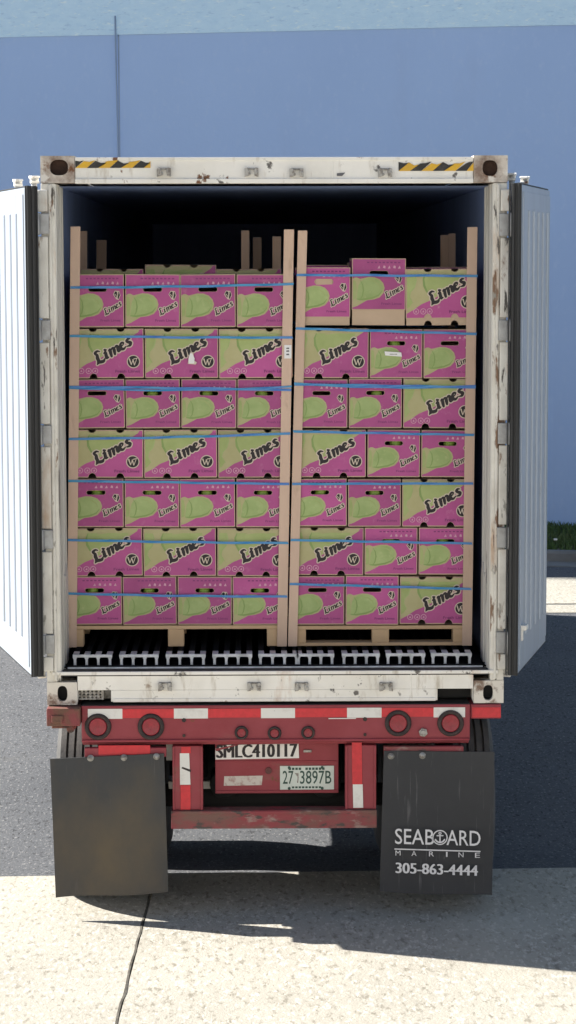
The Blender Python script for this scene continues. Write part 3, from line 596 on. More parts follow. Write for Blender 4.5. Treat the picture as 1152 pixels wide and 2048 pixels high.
def narrow_lid(closed=False):
    mb = MB(); w, h = WN, HB; lid_shell(mb, w, DN, h); X = lambda u: (u-.5)*w; Z = lambda v: v*h
    hole_halves(mb, w, h, 0, 0, CARD, HZ, HHW, HHH); hole_halves(mb, w, h, .004, -.0006, MAG, HZ, HHW+.001, HHH+.001)
    if closed: sheet(mb, [(-.045,HZ-.016),(.047,HZ-.014),(.046,HZ+.014),(-.043,HZ+.015)], -.0012, CARD)
    # lime with its pale outline and leaf-shaped tan field at lower left
    out = [(X(u),Z(v)) for u, v in ((.016,.045),(.10,.075),(.20,.135),(.28,.185),(.42,.205),(.52,.245),(.59,.33),(.61,.43),(.585,.52),(.52,.595),(.42,.635),(.31,.64),(.21,.615),(.15,.60),(.09,.63),(.05,.625),(.016,.60))]
    sheet(mb, out, -.0012, TAN)
    limeo = [(X(u),Z(v)) for u, v in ((.085,.20),(.15,.175),(.26,.205),(.40,.225),(.50,.265),(.565,.345),(.585,.43),(.56,.51),(.505,.575),(.41,.613),(.31,.617),(.22,.59),(.155,.54),(.12,.47),(.105,.38))]
    sheet(mb, limeo, -.0018, GRN)
    ribbon(mb, [(X(u),Z(v)) for u, v in ((.09,.21),(.20,.20),(.38,.232),(.50,.285),(.56,.37))], [.003,.010,.010,.008,.003], -.0024, DGR)
    sheet(mb, [(X(u),Z(v)) for u, v in ((.02,.20),(.075,.22),(.09,.40),(.07,.56),(.02,.58))], -.0016, PGR)
    ribbon(mb, [(X(u),Z(v)) for u, v in ((.155,.57),(.20,.49),(.215,.38),(.195,.27),(.155,.20))], [.002,.006,.008,.006,.002], -.0026, DGR)
    ribbon(mb, [(X(u),Z(v)) for u, v in ((.30,.57),(.42,.555),(.50,.49),(.53,.41))], [.002,.006,.007,.002], -.0026, PGR)
    word(mb, X(.645), Z(.215), .036, 28, -.0018, .0042, BLK, 1.30, 1.15)
    cx, cz = X(.865), Z(.605)
    sheet(mb, [(cx-.021,cz+.004),(cx-.010,cz+.022),(cx+.014,cz+.020),(cx+.021,cz-.002),(cx+.010,cz-.024),(cx-.004,cz-.020)], -.0012, CRM)
    sheet(mb, [(cx-.017,cz+.005),(cx-.008,cz+.019),(cx+.002,cz+.016),(cx+.000,cz-.010),(cx-.006,cz-.012)], -.0018, BLK)
    sheet(mb, [(cx+.004,cz+.008),(cx+.012,cz+.018),(cx+.018,cz+.000),(cx+.009,cz-.021),(cx+.004,cz-.012)], -.0018, BLK)
    ribbon(mb, [(cx-.012,cz+.006),(cx+.004,cz-.012),(cx+.008,cz+.012)], [.004,.003,.004], -.0022, CRM)
    for i in range(5):
        u = X(.50+i*.095); z = Z(.835); r = .0075
        q = [(-r,-r),(r,-r),(r*.3,r)] if i % 2 == 0 else [(-r*.8,-r*.6),(r,-r),(r,r*.7),(-r*.3,r)]
        sheet(mb, [(u+a, z+b) for a, b in q], -.0012, PNK)
    for i in range(9): u = X(.28+i*.072); sheet(mb, [(u,Z(.908)),(u+.0125,Z(.908)),(u+.0125,Z(.933)),(u,Z(.935))], -.0012, PUR)
    add_text(mb, 'Fresh Limes', (X(.55),-.0012,Z(.10)), (1,0,0), (0,0,1), w*.38, .012, PUR, bold=.02)
    me = bpy.data.meshes.new('narrow_lid'); mb.bm.to_mesh(me); mb.bm.free(); [me.materials.append(m) for m in INKS]; return me
def tray(w, d, wide):
    mb = MB(); t = .003; w2, h = w-2*t, HB-.004; x = w2/2
    for q in ([(-x,t,0),(-x,d-t,0),(-x,d-t,h),(-x,t,h)], [(x,t,0),(x,d-t,0),(x,d-t,h),(x,t,h)], [(-x,d-t,0),(x,d-t,0),(x,d-t,h),(-x,d-t,h)], [(-x,t,0),(x,t,0),(x,d-t,0),(-x,d-t,0)]): mb.face(q, 0)
    if wide: sheet(mb, notch_rect(w2, h, 0, NR+.001), t, 0)
    else: hole_halves(mb, w2, h, 0, t, 0, HZ, HHW+.001, HHH+.001)
    me = bpy.data.meshes.new('tray'); mb.bm.to_mesh(me); mb.bm.free(); me.materials.append(card); return me
ME = {'w': (wide_lid(), tray(WW,DW,True)), 'n': (narrow_lid(), tray(WN,DN,False))}
ME['c'] = (narrow_lid(True), ME['n'][1])
def proto_box(kind):
    o = bpy.data.objects.new('lime_box', None); o.empty_display_size = .1
    return o, bpy.data.objects.new('lid', ME[kind][0]), bpy.data.objects.new('tray', ME[kind][1])
PROTO = {k_: proto_box(k_) for k_ in 'wnc'}
def place_box(kind, x0, x1, zb, y, lift, label, group, hgt=None):
    """copy of the prototype box: left/right edge x0..x1, bottom at zb, front face at y; the lid is pulled up by lift"""
    base = PROTO[kind]; r, l_, t_ = (o.copy() for o in base)
    for o in (r, l_, t_): COL.objects.link(o)
    l_.parent = r; t_.parent = r
    r.location = ((x0+x1)/2, y+random.uniform(-.004,.006), zb); w = WW if kind == 'w' else WN
    sc = (x1-x0)/w; hs = (hgt or HB)/HB
    r.scale = (sc, 1, hs); r.rotation_euler = (R(random.uniform(-.3,.5)), R(random.uniform(-.5,.5)), R(random.uniform(-1.1,1.1)))
    l_.location = (0, 0, lift/hs+.002)
    tag(r, label, 'box', group); return r
def lime(r, kind_dx, label):
    me = bpy.data.meshes.get('lime_mesh')
    if me is None:
        mb = MB(); bmesh.ops.create_uvsphere(mb.bm, u_segments=20, v_segments=12, radius=.028)
        for v in mb.bm.verts: v.co.x *= 1.18
        for f in mb.bm.faces: f.smooth = True
        me = bpy.data.meshes.new('lime_mesh'); mb.bm.to_mesh(me); mb.bm.free(); me.materials.append(lime_m)
    o = link('lime', me); o.location = (r.location.x+kind_dx, r.location.y+.042, r.location.z+HZ-.006); o.rotation_euler = (0, random.uniform(-.4,.4), random.uniform(-.5,.5))
    tag(o, label, 'lime', 'limes seen through hand holes of the boxes')
YL = .38                                     # front face of the load
ORD = ['top','second','third','fourth','fifth','sixth','bottom']
POS3 = ['left','middle','right']; POS4 = ['leftmost','second from left','second from right','rightmost']
LY = [(549,655),(658,757),(759,857),(860,956),(958,1055),(1057,1153),(1154,1250)]
LX = [[143,250,361,473,583],[141,289.5,438,587],[140,251.5,362,474,583],[138,288,436,582],[137,249,360,472,580],[136,287,434,578],[135,246,355,465,576]]
def U2(px, py): return U(px, py, y=YL)
for i, xs in enumerate(LX):
    n = len(xs)-1; kd = 'n' if n == 4 else 'w'
    for j in range(n):
        a = U2(xs[j]+.8, LY[i][1]); b = U2(xs[j+1]-1.6, LY[i][1]); top = U2(xs[j], LY[i][0]).z
        pos = (POS4 if n == 4 else POS3)[j]
        lab = ('narrow lime box, ' if n == 4 else 'wide lime box with diagonal lettering, ')+pos+' in '+ORD[i]+' layer of the left pallet'
        if (i, j) == (1, 1): lab = 'wide lime box with torn white patch on its lettering, second layer of left pallet'
        r = place_box(kd, a.x, b.x, a.z+.001, YL, 0, lab, 'lime boxes stacked on the left pallet', top-a.z-.003)
        if (i, j) in ((2,1),(2,2),(4,0),(4,1),(4,2),(4,3),(6,0),(6,1),(6,2),(6,3),(2,3)):
            lime(r, random.uniform(-.015,.015), 'lime inside hand hole, '+pos+' box, '+ORD[i]+' layer of left pallet')
        if (i, j) == (1, 1):
            p = U2(383,718); mb = MB(); yy = -.004
            sheet(mb, [(p.x-.020,p.z-.026),(p.x+.022,p.z-.030),(p.x+.030,p.z-.018),(p.x+.016,p.z-.010),(p.x+.010,p.z+.034),(p.x-.006,p.z+.036),(p.x-.016,p.z+.006)], YL+yy-.004, 1)
            sheet(mb, [(p.x-.014,p.z-.024),(p.x+.014,p.z-.024),(p.x+.017,p.z+.004),(p.x+.004,p.z+.032),(p.x-.008,p.z+.030),(p.x-.016,p.z)], YL+yy-.0048, 0)
            bpy.context.view_layer.update()
            s_ = mb.build('torn_patch', [sticker, ink_c], fix=False); s_.parent = r; s_.matrix_parent_inverse = r.matrix_world.inverted()
RL = [  # kind, x0, x1, y lid top, y lid bottom, y bottom
    [('c',594,702,535,635,651),('n',702.5,812,517,620,651),('w',811,955,538,637,651)],
    [('w',592,738,657,0,757),('n',739,846,659,0,757),('n',846.5,953,659,0,757)],
    [('n',590,696,759,0,856),('n',697,805,758,0,857),('w',805.5,951,758,0,857)],
    [('w',588,733,860,0,955),('n',734,841,860,0,955),('n',841.5,948,861,0,955)],
    [('n',586,695,958,0,1053),('n',695.5,803,959,0,1054),('w',803.5,946,959,0,1054)],
    [('w',583,728,1056,0,1151),('n',728.5,836,1056,0,1150),('n',836.5,944,1056,0,1150)],
    [('n',580,690,1153,0,1250),('n',690.5,798,1152,0,1250),('w',798.5,943,1154,0,1249)]]
for i, row in enumerate(RL):
    for j, (kd, x0, x1, yt, ym, yb) in enumerate(row):
        a, b = U2(x0+.8,yb), U2(x1-1.6,yb); top = U2(x0,yt).z; lift = 0
        if ym: lift = U2(x0,ym).z-a.z-.003
        lab = ('wide lime box with diagonal lettering, ' if kd == 'w' else 'narrow lime box, ')+POS3[j]+' in '+ORD[i]+' layer of the right pallet'
        if (i, j) == (0,0): lab = 'narrow lime box with plain cardboard over its hand hole, top left of right pallet'
        if (i, j) == (0,1): lab = 'lime box with its lid pulled up highest, top middle of the right pallet'
        if (i, j) == (1,1): lab = 'narrow lime box with white paper strip on it, second layer of right pallet'
        r = place_box(kd, a.x, b.x, a.z+.001, YL, lift, lab, 'lime boxes stacked on the right pallet', top-a.z-.003-lift)
        if (i, j) in ((3,1),(3,2),(5,1),(5,2),(4,0),(4,1),(2,1),(1,1)):
            lime(r, random.uniform(-.015,.015), 'lime inside hand hole, '+POS3[j]+' box, '+ORD[i]+' layer of right pallet')
        if (i, j) == (1, 1):
            p = U2(786,707); mb = MB(); sheet(mb, [(p.x-.047,p.z+.012),(p.x+.044,p.z+.006),(p.x+.048,p.z-.017),(p.x-.043,p.z-.010)], YL-.010, 0)
            for q in range(6): sheet(mb, [(p.x-.018+q*.007,p.z-.001),(p.x-.014+q*.007,p.z-.001),(p.x-.014+q*.007,p.z-.007),(p.x-.018+q*.007,p.z-.006)], YL-.0106, 1)
            bpy.context.view_layer.update()
            s_ = mb.build('paper_strip', [sticker, ink_grey], fix=False); s_.parent = r; s_.matrix_parent_inverse = r.matrix_world.inverted()
# second row of boxes seen over the top of the front row
yb2 = YL+.41
for j, (x0, x1, yt, side, lb) in enumerate(((160,286,538,'left','left'),(289,431,530,'left','middle'),(433,563,538,'left','right'),(600,698,530,'right','left'),(700,802,526,'right','middle'),(812,935,534,'right','right'))):
    a, b = U(x0,yt,y=yb2), U(x1,yt,y=yb2); zb = U2(548,655).z
    lab = 'box in the dark second row, '+lb+' of three seen over the '+side+' front boxes'
    place_box('w' if side == 'left' else 'n', a.x, b.x, zb, yb2, max(0, a.z-zb-HB-.002), lab, 'boxes in the second row seen over the front boxes')

# ------------------------------------------------------------------ pallets, boards, straps
def pallet(x0, x1, y0, depth, zt, zb, blocks, bottom, label):
    t = empty('pallet', ((x0+x1)/2, y0, zb), label, 'pallet', 'pallets under the lime boxes'); off = t.location
    for i in range(7):
        y = y0+i*(depth-.09)/6; MB().box((x0,y,zt-.020),(x1,y+.09,zt)).build('deck_board', wood, t, .002, off=off)
    for (a, b) in blocks:
        for yy in (y0+.001, y0+depth/2-.05, y0+depth-.10): MB().box((a,yy,zb+(.018 if bottom else 0)),(b,yy+.10,zt-.0205)).build('block', wood, t, .003, off=off)
    if bottom:
        MB().box((x0,y0,zb),(x1,y0+.10,zb+.0175)).build('bottom_board', wood, t, .002, off=off)
        MB().box((x0,y0+depth-.1,zb),(x1,y0+depth,zb+.0175)).build('bottom_board', wood, t, .002, off=off)
pz = lambda px, py: U(px, py, y=YL)
a = pz(152,1252); b = pz(553,1252)
pallet(a.x-.04, pz(572,1252).x, YL, 1.0, a.z, ZF+.001, [(pz(150,1280).x, pz(167,1280).x), (pz(336,1280).x, pz(368,1280).x), (pz(534,1280).x, pz(572,1280).x)], False, 'wooden pallet under the left stack, resting on the floor rails without a front bottom board')
a = pz(597,1252)
pallet(pz(578,1252).x, pz(940,1252).x, YL, 1.2, a.z, ZF+.001, [(pz(580,1280).x, pz(612,1280).x), (pz(744,1280).x, pz(778,1280).x), (pz(906,1280).x, pz(940,1280).x)], True, 'wooden pallet under the right stack with a bottom board across its front')
def edge_board(xt, xb, w, yt, y, side, label, group, sidew=.05):
    """leaning L-shaped corner board: pixel x of its left edge at top and bottom, its width in pixels"""
    a, b = U(xt,yt,y=y), U(xb,1300,y=y); wm = w/F*(y-CP.y); z0, z1 = ZF+.001, a.z; th = .006
    o = bpy.data.objects.new('tmp', None)
    mb = MB()
    def pts(x): 
        if side < 0: return [(x,y),(x+wm,y),(x+wm,y+th),(x+th,y+th),(x+th,y+sidew),(x,y+sidew)]
        return [(x,y),(x+wm,y),(x+wm,y+sidew),(x+wm-th,y+sidew),(x+wm-th,y+th),(x,y+th)]
    lo = [mb.bm.verts.new((p[0],p[1],z0)) for p in pts(b.x)]; hi = [mb.bm.verts.new((p[0],p[1],z1)) for p in pts(a.x)]
    mb.bm.faces.new(lo); mb.bm.faces.new(hi)
    for i in range(6): mb.bm.faces.new((lo[i], lo[(i+1)%6], hi[(i+1)%6], hi[i]))
    bpy.data.objects.remove(o)
    return tag(mb.build('edge_board', board_m, None, .0015), label, 'edge board', group)
G = 'tan edge boards at the corners of the pallet loads'
YB = YL-.014
edge_board(141,134,19.5,453,YB,-1,'tan edge board on the outer front corner of the left pallet load',G)
eb = edge_board(568,554,20,459,YB,1,'tan edge board with a white paper label, inner front corner of left pallet',G)
edge_board(596,576,18.5,461,YB,-1,'tan edge board leaning along the inner front corner of the right pallet',G)
edge_board(935,924,20,454,YB,1,'tan edge board on the outer front corner of the right pallet load',G)
p, q = U(568.5,690,y=YB-.002), U(583,717,y=YB-.002); mb = MB(); sheet(mb, [(p.x,q.z),(q.x,q.z),(q.x,p.z),(p.x,p.z)], YB-.002, 0)
for zz in (.25,.5,.7): z = q.z+(p.z-q.z)*zz; sheet(mb, [(p.x+.010,z),(q.x-.012,z),(q.x-.014,z+.008),(p.x+.012,z+.007)], YB-.0026, 1)
mb.build('paper_label', [sticker, ink_grey], eb, fix=False)
yr = YL+1.02
edge_board(158,160,16,462,yr,-1,'edge board at outer rear corner of left pallet, just behind the front board',G)
edge_board(193,192,20,480,yr+1.1,-1,'dim edge board deep in the container near the left wall',G)
edge_board(545,543,17,473,yr,1,'rear edge board nearest to the middle front boards, on the left side',G)
edge_board(506,505,17,475,yr+1.05,-1,'middle one of three rear edge boards left of the container centre',G)
edge_board(482.5,482,16,461,yr+.10,1,'tallest and leftmost of three rear edge boards left of the container centre',G)
edge_board(881,880,16,470,yr+.32,1,'left one of two rear edge boards behind the right pallet',G)
edge_board(897,895,14,467,yr+.22,1,'right one of two rear edge boards behind the right pallet',G)
def strap(xl, yl, xr, yr_, depth, label, group, sag=0.0, w=.013):
    y = YB-.003; a, b = U(xl,yl,y=y), U(xr,yr_,y=y); n = 16; path = []
    for i in range(n+1):
        t = i/n; path.append(Vector((a.x+(b.x-a.x)*t, y-.0005*(1-abs(2*t-1)), a.z+(b.z-a.z)*t-sag*4*t*(1-t)+.0018*math.sin(t*19+xl+yl)*(t*(1-t)*4))))
    path += [Vector((b.x+.002,YL+depth*.5,b.z-.004)), Vector((b.x+.002,YL+depth+.03,b.z)), Vector((a.x-.002,YL+depth+.03,a.z)), Vector((a.x-.002,YL+depth*.5,a.z-.004))]
    mb = MB(); m_ = len(path); vs = []
    for i, p_ in enumerate(path):
        d = path[(i+1)%m_]-path[i-1]; nn = Vector((d.y,-d.x,0)).normalized(); tw = .0025*math.sin(i*1.9+yl)
        vs.append([mb.bm.verts.new(q) for q in (p_+Vector((0,0,w/2))+nn*tw, p_-Vector((0,0,w/2))-nn*tw, p_-Vector((0,0,w/2))-nn*(tw-.0012), p_+Vector((0,0,w/2))+nn*(tw+.0012))])
    for i in range(m_):
        for k_ in range(4): mb.bm.faces.new((vs[i][k_], vs[i][(k_+1)%4], vs[(i+1)%m_][(k_+1)%4], vs[(i+1)%m_][k_]))
    return tag(mb.build('strap', strap_m), label, 'strap', group)
GL, GR = 'blue straps round the left pallet load', 'blue straps round the right pallet load'
for i, (y0, y1, sg) in enumerate(((575,568,.004),(672,675,.003),(774,780,-.002),(878,867,.004),(962,968,0),(1080,1086,.003),(1187,1193,.004))):
    strap((141,140,139,138,137,136,135)[i], y0, (587,585,582,580,578,576,574)[i], y1, 1.04, 'blue plastic strap across the '+ORD[i]+' layer of boxes on the left pallet', GL, sg)
strap(139,776,583,773,1.04,'thin second blue strap crossing the third layer of the left pallet',GL,.016,.010)
for i, (y0, y1, sg) in enumerate(((550,552,0),(657,668,.0),(769,775,-.002),(863,870,.0),(968,967,0),(1080,1087,.0),(1168,1178,.0))):
    strap((594,592,589,587,585,582,580)[i], y0, (955,953,951,948,946,944,942)[i], y1, 1.24, 'blue plastic strap across the '+ORD[i]+' layer of boxes on the right pallet', GR, sg)
strap(589,767,951,772,1.24,'second blue strap sagging under the first on third layer, right pallet',GR,.014,.012)

# ------------------------------------------------------------------ trailer chassis
ch = empty('container_chassis', (0,0,0), 'faded red trailer chassis under the white container, with round tail lamps and black mud flaps', 'trailer')
YR = -.03                                    # rear face of the bolster
def X_(px, y=YR): return U(px,1450,y=y).x
def Z_(py, y=YR): return U(548,py,y=y).z
z1, z0_ = Z_(1410), Z_(1481)
mb = MB(); mb.box((X_(163),YR,z0_),(X_(940),.25,z1)); mb.box((X_(163)-.0,YR-.012,z0_-.004),(X_(940),YR+.002,z0_+.010)); mb.box((X_(163),YR+.05,z0_-.03),(X_(940),.20,z0_-.002))
bol = mb.build('rear_bolster', red, ch, .006)
mb = MB()
mb.box((X_(163),YR+.004,z1+.0015),(X_(940),.22,Z0-.004)); mb.build('rail_cap', black, ch, .004)
for a, b, m in ((95,162,red_rust),(941,1003,red)):
    zt_, zb_ = (Z_(1407), Z_(1447)) if a < 500 else (Z_(1412), Z_(1441))
    mb = MB(); mb.box((X_(a),YR+(.02 if a > 500 else -.05),zb_),(X_(b),.20,min(zt_,Z0-.006)))
    if a < 500: mb.box((X_(104),YR-.06,zb_+.02),(X_(128),YR-.0495,zb_+.06)); mb.cyl((X_(140),YR+.025,zb_-.03),(X_(140),YR+.10,zb_-.03),.022,12)
    if a < 500: mb.box((X_(102),YR+.03,zb_-.028),(X_(152),YR+.06,zb_-.014))
    tl_ = mb.build('twist_lock_bolster', m, ch, .006)
    if a > 500:
        mb = MB(); mb.box((X_(a)+.01,YR+.0165,Z_(1438)),(X_(b)-.003,YR+.0195,Z_(1418))); mb.build('reflective_tape', tape_r, tl_)
# conspicuity tape along the top of the bolster
mb = MB(); segs = [(176,245,1),(245,348,0),(348,416,1),(416,522,0),(522,590,1),(590,694,0),(694,763,1),(763,867,0),(867,930,1)]
yt, yb_ = Z_(1416), Z_(1436)
for a, b, m in segs:
    z0t, z1t = (yb_, yt) if m else (yb_+.004, yt-.002)
    sheet(mb, [(X_(a),z0t),(X_(b),z0t),(X_(b),z1t),(X_(a),z1t)], YR-.0035, m)
sheet(mb, [(X_(657),yb_-.006),(X_(712),yb_-.006),(X_(712),yb_-.001),(X_(657),yb_-.001)], YR-.0042, 1)
mb.build('reflective_tape', [tape_r, tape_w], bol, fix=False)
def lamp(px, py, ro, ri, name):
    p = U(px,py,y=YR); mb = MB(); n = 28
    k_ = F/12.33; ro, ri = ro/k_, ri/k_
    mb.lathe((p.x,YR,p.z),(0,-1,0),[(ro,-.002),(ro,.010),(ro*.93,.017),(ri*1.08,.016),(ri,.008),(ri,.002)],n)
    o = mb.build(name, grom, ch)
    mb = MB(); mb.lathe((p.x,YR,p.z),(0,-1,0),[(ri*.99,.002),(ri*.97,.010),(ri*.84,.0125),(ri*.80,.0105),(ri*.62,.014),(ri*.58,.012),(ri*.38,.0155),(ri*.34,.0135),(.0005,.0165)],n)
    mb.build('lamp_lens', lens_m, o)
for px, py in ((196,1453),(302,1453),(796,1446),(901,1446)): lamp(px, py, 27, 18.5, 'tail_lamp')
for px, py in ((483,1465),(549,1466),(616,1465)): lamp(px, py, 14, 9, 'marker_lamp')
for px, py in ((368,1440),(368,1471),(730,1438),(730,1469)):
    p = U(px,py,y=YR); mb = MB(); mb.cyl((p.x,YR,p.z),(p.x,YR-.008,p.z),.012 if py < 1450 else .009,6,smooth=False); mb.build('bolt', grom, bol)
p = U(846,1464,y=YR); mb = MB(); mb.cyl((p.x,YR,p.z),(p.x,YR-.02,p.z),.024,6,smooth=False); mb.cyl((p.x,YR-.019,p.z),(p.x,YR-.03,p.z),.014,10); mb.build('bolt', zinc, bol)
# underride guard
zb0, zb1 = Z_(1657), Z_(1621)
for a, b, nm in ((344,405,0),(691,753,1)):
    mb = MB(); mb.box((X_(a),YR+.02,zb1+.0015),(X_(b),YR+.10,z0_-.032)); mb.box((X_(a),YR+.012,zb1+.002),(X_(a)+.012,YR+.018,z0_-.034)); mb.box((X_(b)-.012,YR+.012,zb1+.002),(X_(b),YR+.018,z0_-.034))
    up = mb.build('guard_upright', red, ch, .004)
    mb = MB(); y = YR+.0165
    if nm == 0:
        for (xa, xb, ya, yb2_, m) in ((362,381,1494,1507,0),(359,380,1507,1570,1),(360,380,1571,1620,0)): sheet(mb, [(X_(xa),Z_(yb2_)),(X_(xb),Z_(yb2_)),(X_(xb)-(.006 if m else 0),Z_(ya)),(X_(xa),Z_(ya))], y, m)
        sheet(mb, [(X_(364),Z_(1534)),(X_(381),Z_(1540)),(X_(381),Z_(1545)),(X_(362),Z_(1537))], y-.0006, 2)
    else:
        for (xa, xb, ya, yb2_, m) in ((705,725,1487,1571,0),(707,727,1571,1618,1)): sheet(mb, [(X_(xa),Z_(yb2_)),(X_(xb),Z_(yb2_)),(X_(xb)-.003,Z_(ya)),(X_(xa)-.003,Z_(ya))], y, m)
    mb.build('reflective_tape', [tape_r, tape_w, grom], up, fix=False)
mb = MB(); mb.box((X_(341),YR,zb0),(X_(754),YR+.10,zb1)); mb.box((X_(345),YR-.004,zb1-.020),(X_(750),YR+.001,zb1-.003))
mb.build('bumper_beam', red_worn, ch, .005)
# plate panel hanging between the uprights
YP = .10
xp0, xp1 = X_(430,YP), X_(677,YP); mb = MB(); mb.box((xp0,YP,Z_(1583,YP)),(xp1,YP+.012,Z_(1486,YP))); mb.box((xp0,YP-.006,Z_(1586,YP)),(xp1,YP+.02,Z_(1580,YP))); mb.box((xp0,YP-.004,Z_(1524,YP)),(xp1,YP+.001,Z_(1521,YP)))
pan = mb.build('plate_panel', red, ch, .003)
for px in (480,640): mb = MB(); mb.box((X_(px,YP)-.03,YP+.013,Z_(1500,YP)),(X_(px,YP)+.03,YP+.05,z1-.02)); mb.build('panel_hanger', red_dark, ch, .003)
mb = MB(); y = YP-.0065
sheet(mb, [(X_(430.5,YP),Z_(1518,YP)),(X_(598,YP),Z_(1516,YP)),(X_(597,YP),Z_(1487,YP)),(X_(450,YP),Z_(1489,YP)),(X_(430.5,YP),Z_(1496,YP))], y, 0)
bold_text(mb, 'SMLC410117', (X_(432,YP),y-.001,Z_(1515,YP)), (1,0,.012), (0,0,1), X_(595,YP)-X_(432,YP), Z_(1489,YP)-Z_(1515,YP), 1, .008)
ribbon(mb, [(X_(431,YP),Z_(1499,YP)),(X_(452,YP),Z_(1494,YP)),(X_(478,YP),Z_(1488,YP))], [.014,.008,.003], y-.0016, 2)
mb.build('unit_number_sign', [sign_w, ink_k, red], pan, fix=False)
a, b = U(560,1579,y=YP), U(668,1531,y=YP); mb = MB(); mb.box((a.x,YP-.006,a.z),(b.x,YP-.003,b.z)); pl = mb.build('licence_plate', plate_m, pan, .001)
mb = MB(); W_, H_ = b.x-a.x, b.z-a.z; y = YP-.0068
add_text(mb, '27', (a.x+W_*.05,y,a.z+H_*.24), (1,0,0), (0,0,1), W_*.20, H_*.56, 0, bold=.006)
add_text(mb, '3897B', (a.x+W_*.37,y,a.z+H_*.24), (1,0,0), (0,0,1), W_*.58, H_*.56, 0, bold=.006)
sheet(mb, [(a.x+W_*.27,a.z+H_*.70),(a.x+W_*.345,a.z+H_*.70),(a.x+W_*.35,a.z+H_*.50),(a.x+W_*.335,a.z+H_*.28),(a.x+W_*.315,a.z+H_*.30),(a.x+W_*.32,a.z+H_*.55)], y, 1)
for i in range(11):
    if i != 4: sheet(mb, [(a.x+W_*(.16+i*.062),a.z+H_*.83),(a.x+W_*(.205+i*.062),a.z+H_*.83),(a.x+W_*(.205+i*.062),a.z+H_*.93),(a.x+W_*(.16+i*.062),a.z+H_*.93)], y, 0)
for i in range(9): sheet(mb, [(a.x+W_*(.22+i*.062),a.z+H_*.06),(a.x+W_*(.265+i*.062),a.z+H_*.06),(a.x+W_*(.265+i*.062),a.z+H_*.14),(a.x+W_*(.22+i*.062),a.z+H_*.14)], y, 0)
for u in (.17,.78):
    for v in (.06,.93): mb.cyl((a.x+W_*u,YP-.0065,a.z+H_*v),(a.x+W_*u,YP-.010,a.z+H_*v),.008,10,mi=0)
mb.build('plate_characters', [plate_t, zinc], pl, fix=False)
mb = MB(); sheet(mb, [(X_(447,YP),Z_(1571,YP)),(X_(523,YP),Z_(1570,YP)),(X_(525,YP),Z_(1551,YP)),(X_(448,YP),Z_(1552,YP))], YP-.0012, 0); mb.build('blank_label', mat('worn_cream_label', (.60,.55,.50), .7, 0, (.42,.30,.27), 30, .5, .62), pan, fix=False)
p = U(537,1541,y=YP); mb = MB(); mb.cyl((p.x,YP,p.z),(p.x,YP-.008,p.z),.018,14); mb.build('bolt', red_dark, pan)
p = U(615,1502,y=YP); mb = MB(); mb.box((p.x-.022,YP-.012,p.z-.006),(p.x+.022,YP,p.z+.008)); mb.build('plate_light', zinc, pan, .003)
# white-painted cross bar glimpsed behind the guard
mb = MB(); mb.box((X_(336,.5),.5,Z_(1577,.5)),(X_(430,.5),.53,Z_(1562,.5))); mb.build('cross_bar', white, ch, .003)
mb = MB(); mb.box((X_(332,.16),.16,Z_(1520,.16)),(X_(345,.16),.17,Z_(1486,.16))); mb.build('guard_gusset', white_worn, ch, .002)
# mud-flap hangers and flaps
YF = -.055
for k_, (a, b, m) in enumerate(((168,332,red),(768,928,red_worn))):
    mb = MB(); mb.box((X_(a,YF),YF+.014,Z_(1514,YF)),(X_(b,YF),YF+.05,z0_-.034)); br_ = mb.build('flap_hanger', m, ch, .004)
    if k_ == 0: mb = MB(); mb.box((X_(196,YF),YF+.012,Z_(1509,YF)),(X_(300,YF),YF+.0155,Z_(1490,YF))); mb.build('reflective_tape', tape_r, br_, .004)
def flapmesh(c, y, amp, ph):
    """c: four pixel corners tl, tr, br, bl"""
    q = [U(px,py,y=y) for px, py in c]; nu, nv = 16, 20; mb = MB(); V = {}
    for s_ in (0,1):
        for i in range(nu+1):
            for j in range(nv+1):
                u, v = i/nu, j/nv; p_ = (q[0]*(1-u)+q[1]*u)*(1-v)+(q[3]*(1-u)+q[2]*u)*v
                p_ = p_+Vector((0, s_*.008+amp*v*math.sin(u*5+ph)-.02*v*v*amp/.01, .004*math.sin(u*7+ph)*v)); V[s_,i,j] = mb.bm.verts.new(p_)
    for s_ in (0,1):
        for i in range(nu):
            for j in range(nv): f = mb.bm.faces.new((V[s_,i,j],V[s_,i+1,j],V[s_,i+1,j+1],V[s_,i,j+1])); f.smooth = True
    for i in range(nu):
        for j in (0,nv): mb.face([v.co.copy() for v in (V[0,i,j],V[0,i+1,j],V[1,i+1,j],V[1,i,j])])
    for j in range(nv):
        for i in (0,nu): mb.face([v.co.copy() for v in (V[0,i,j],V[0,i,j+1],V[1,i,j+1],V[1,i,j])])
    return mb
fl = flapmesh(((100,1518),(328,1507),(337,1782),(112,1794)), YF, .012, .4).build('mud_flap', flap_d, ch)
fr = flapmesh(((768,1502),(989,1504),(984,1790),(759,1784)), YF, .004, 2.0).build('mud_flap', flap_c, ch)
fl['label'] = 'plain dusty black mud flap'; fr['label'] = 'black mud flap with white shipping lettering'
for o, ps in ((fl, ((181,1516),(248,1515),(313,1513))), (fr, ((782,1512),(845,1511)))):
    for px, py in ps:
        p = U(px,py,y=YF); mb = MB(); mb.lathe((p.x,YF-.001,p.z),(0,-1,0),[(.018,-.001),(.018,.004),(.011,.005),(.010,.010),(.0005,.012)],16); mb.build('bolt', zinc, o)
mb = MB(); y = YF-.030; FP = lambda px, py: U(px, py, y=y)
def ftxt(t, x0, y0, x1, y1, h, bold, space=1.0):
    a, b, c_ = FP(x0,y0), FP(x1,y1), FP(x0,y0-h); w_ = (b-a).length; (bold_text(mb, t, a, (b-a)/w_, (0,0,1), w_, c_.z-a.z, 0, bold) if bold > .004 else add_text(mb, t, a, (b-a)/w_, (0,0,1), w_, c_.z-a.z, 0, bold))
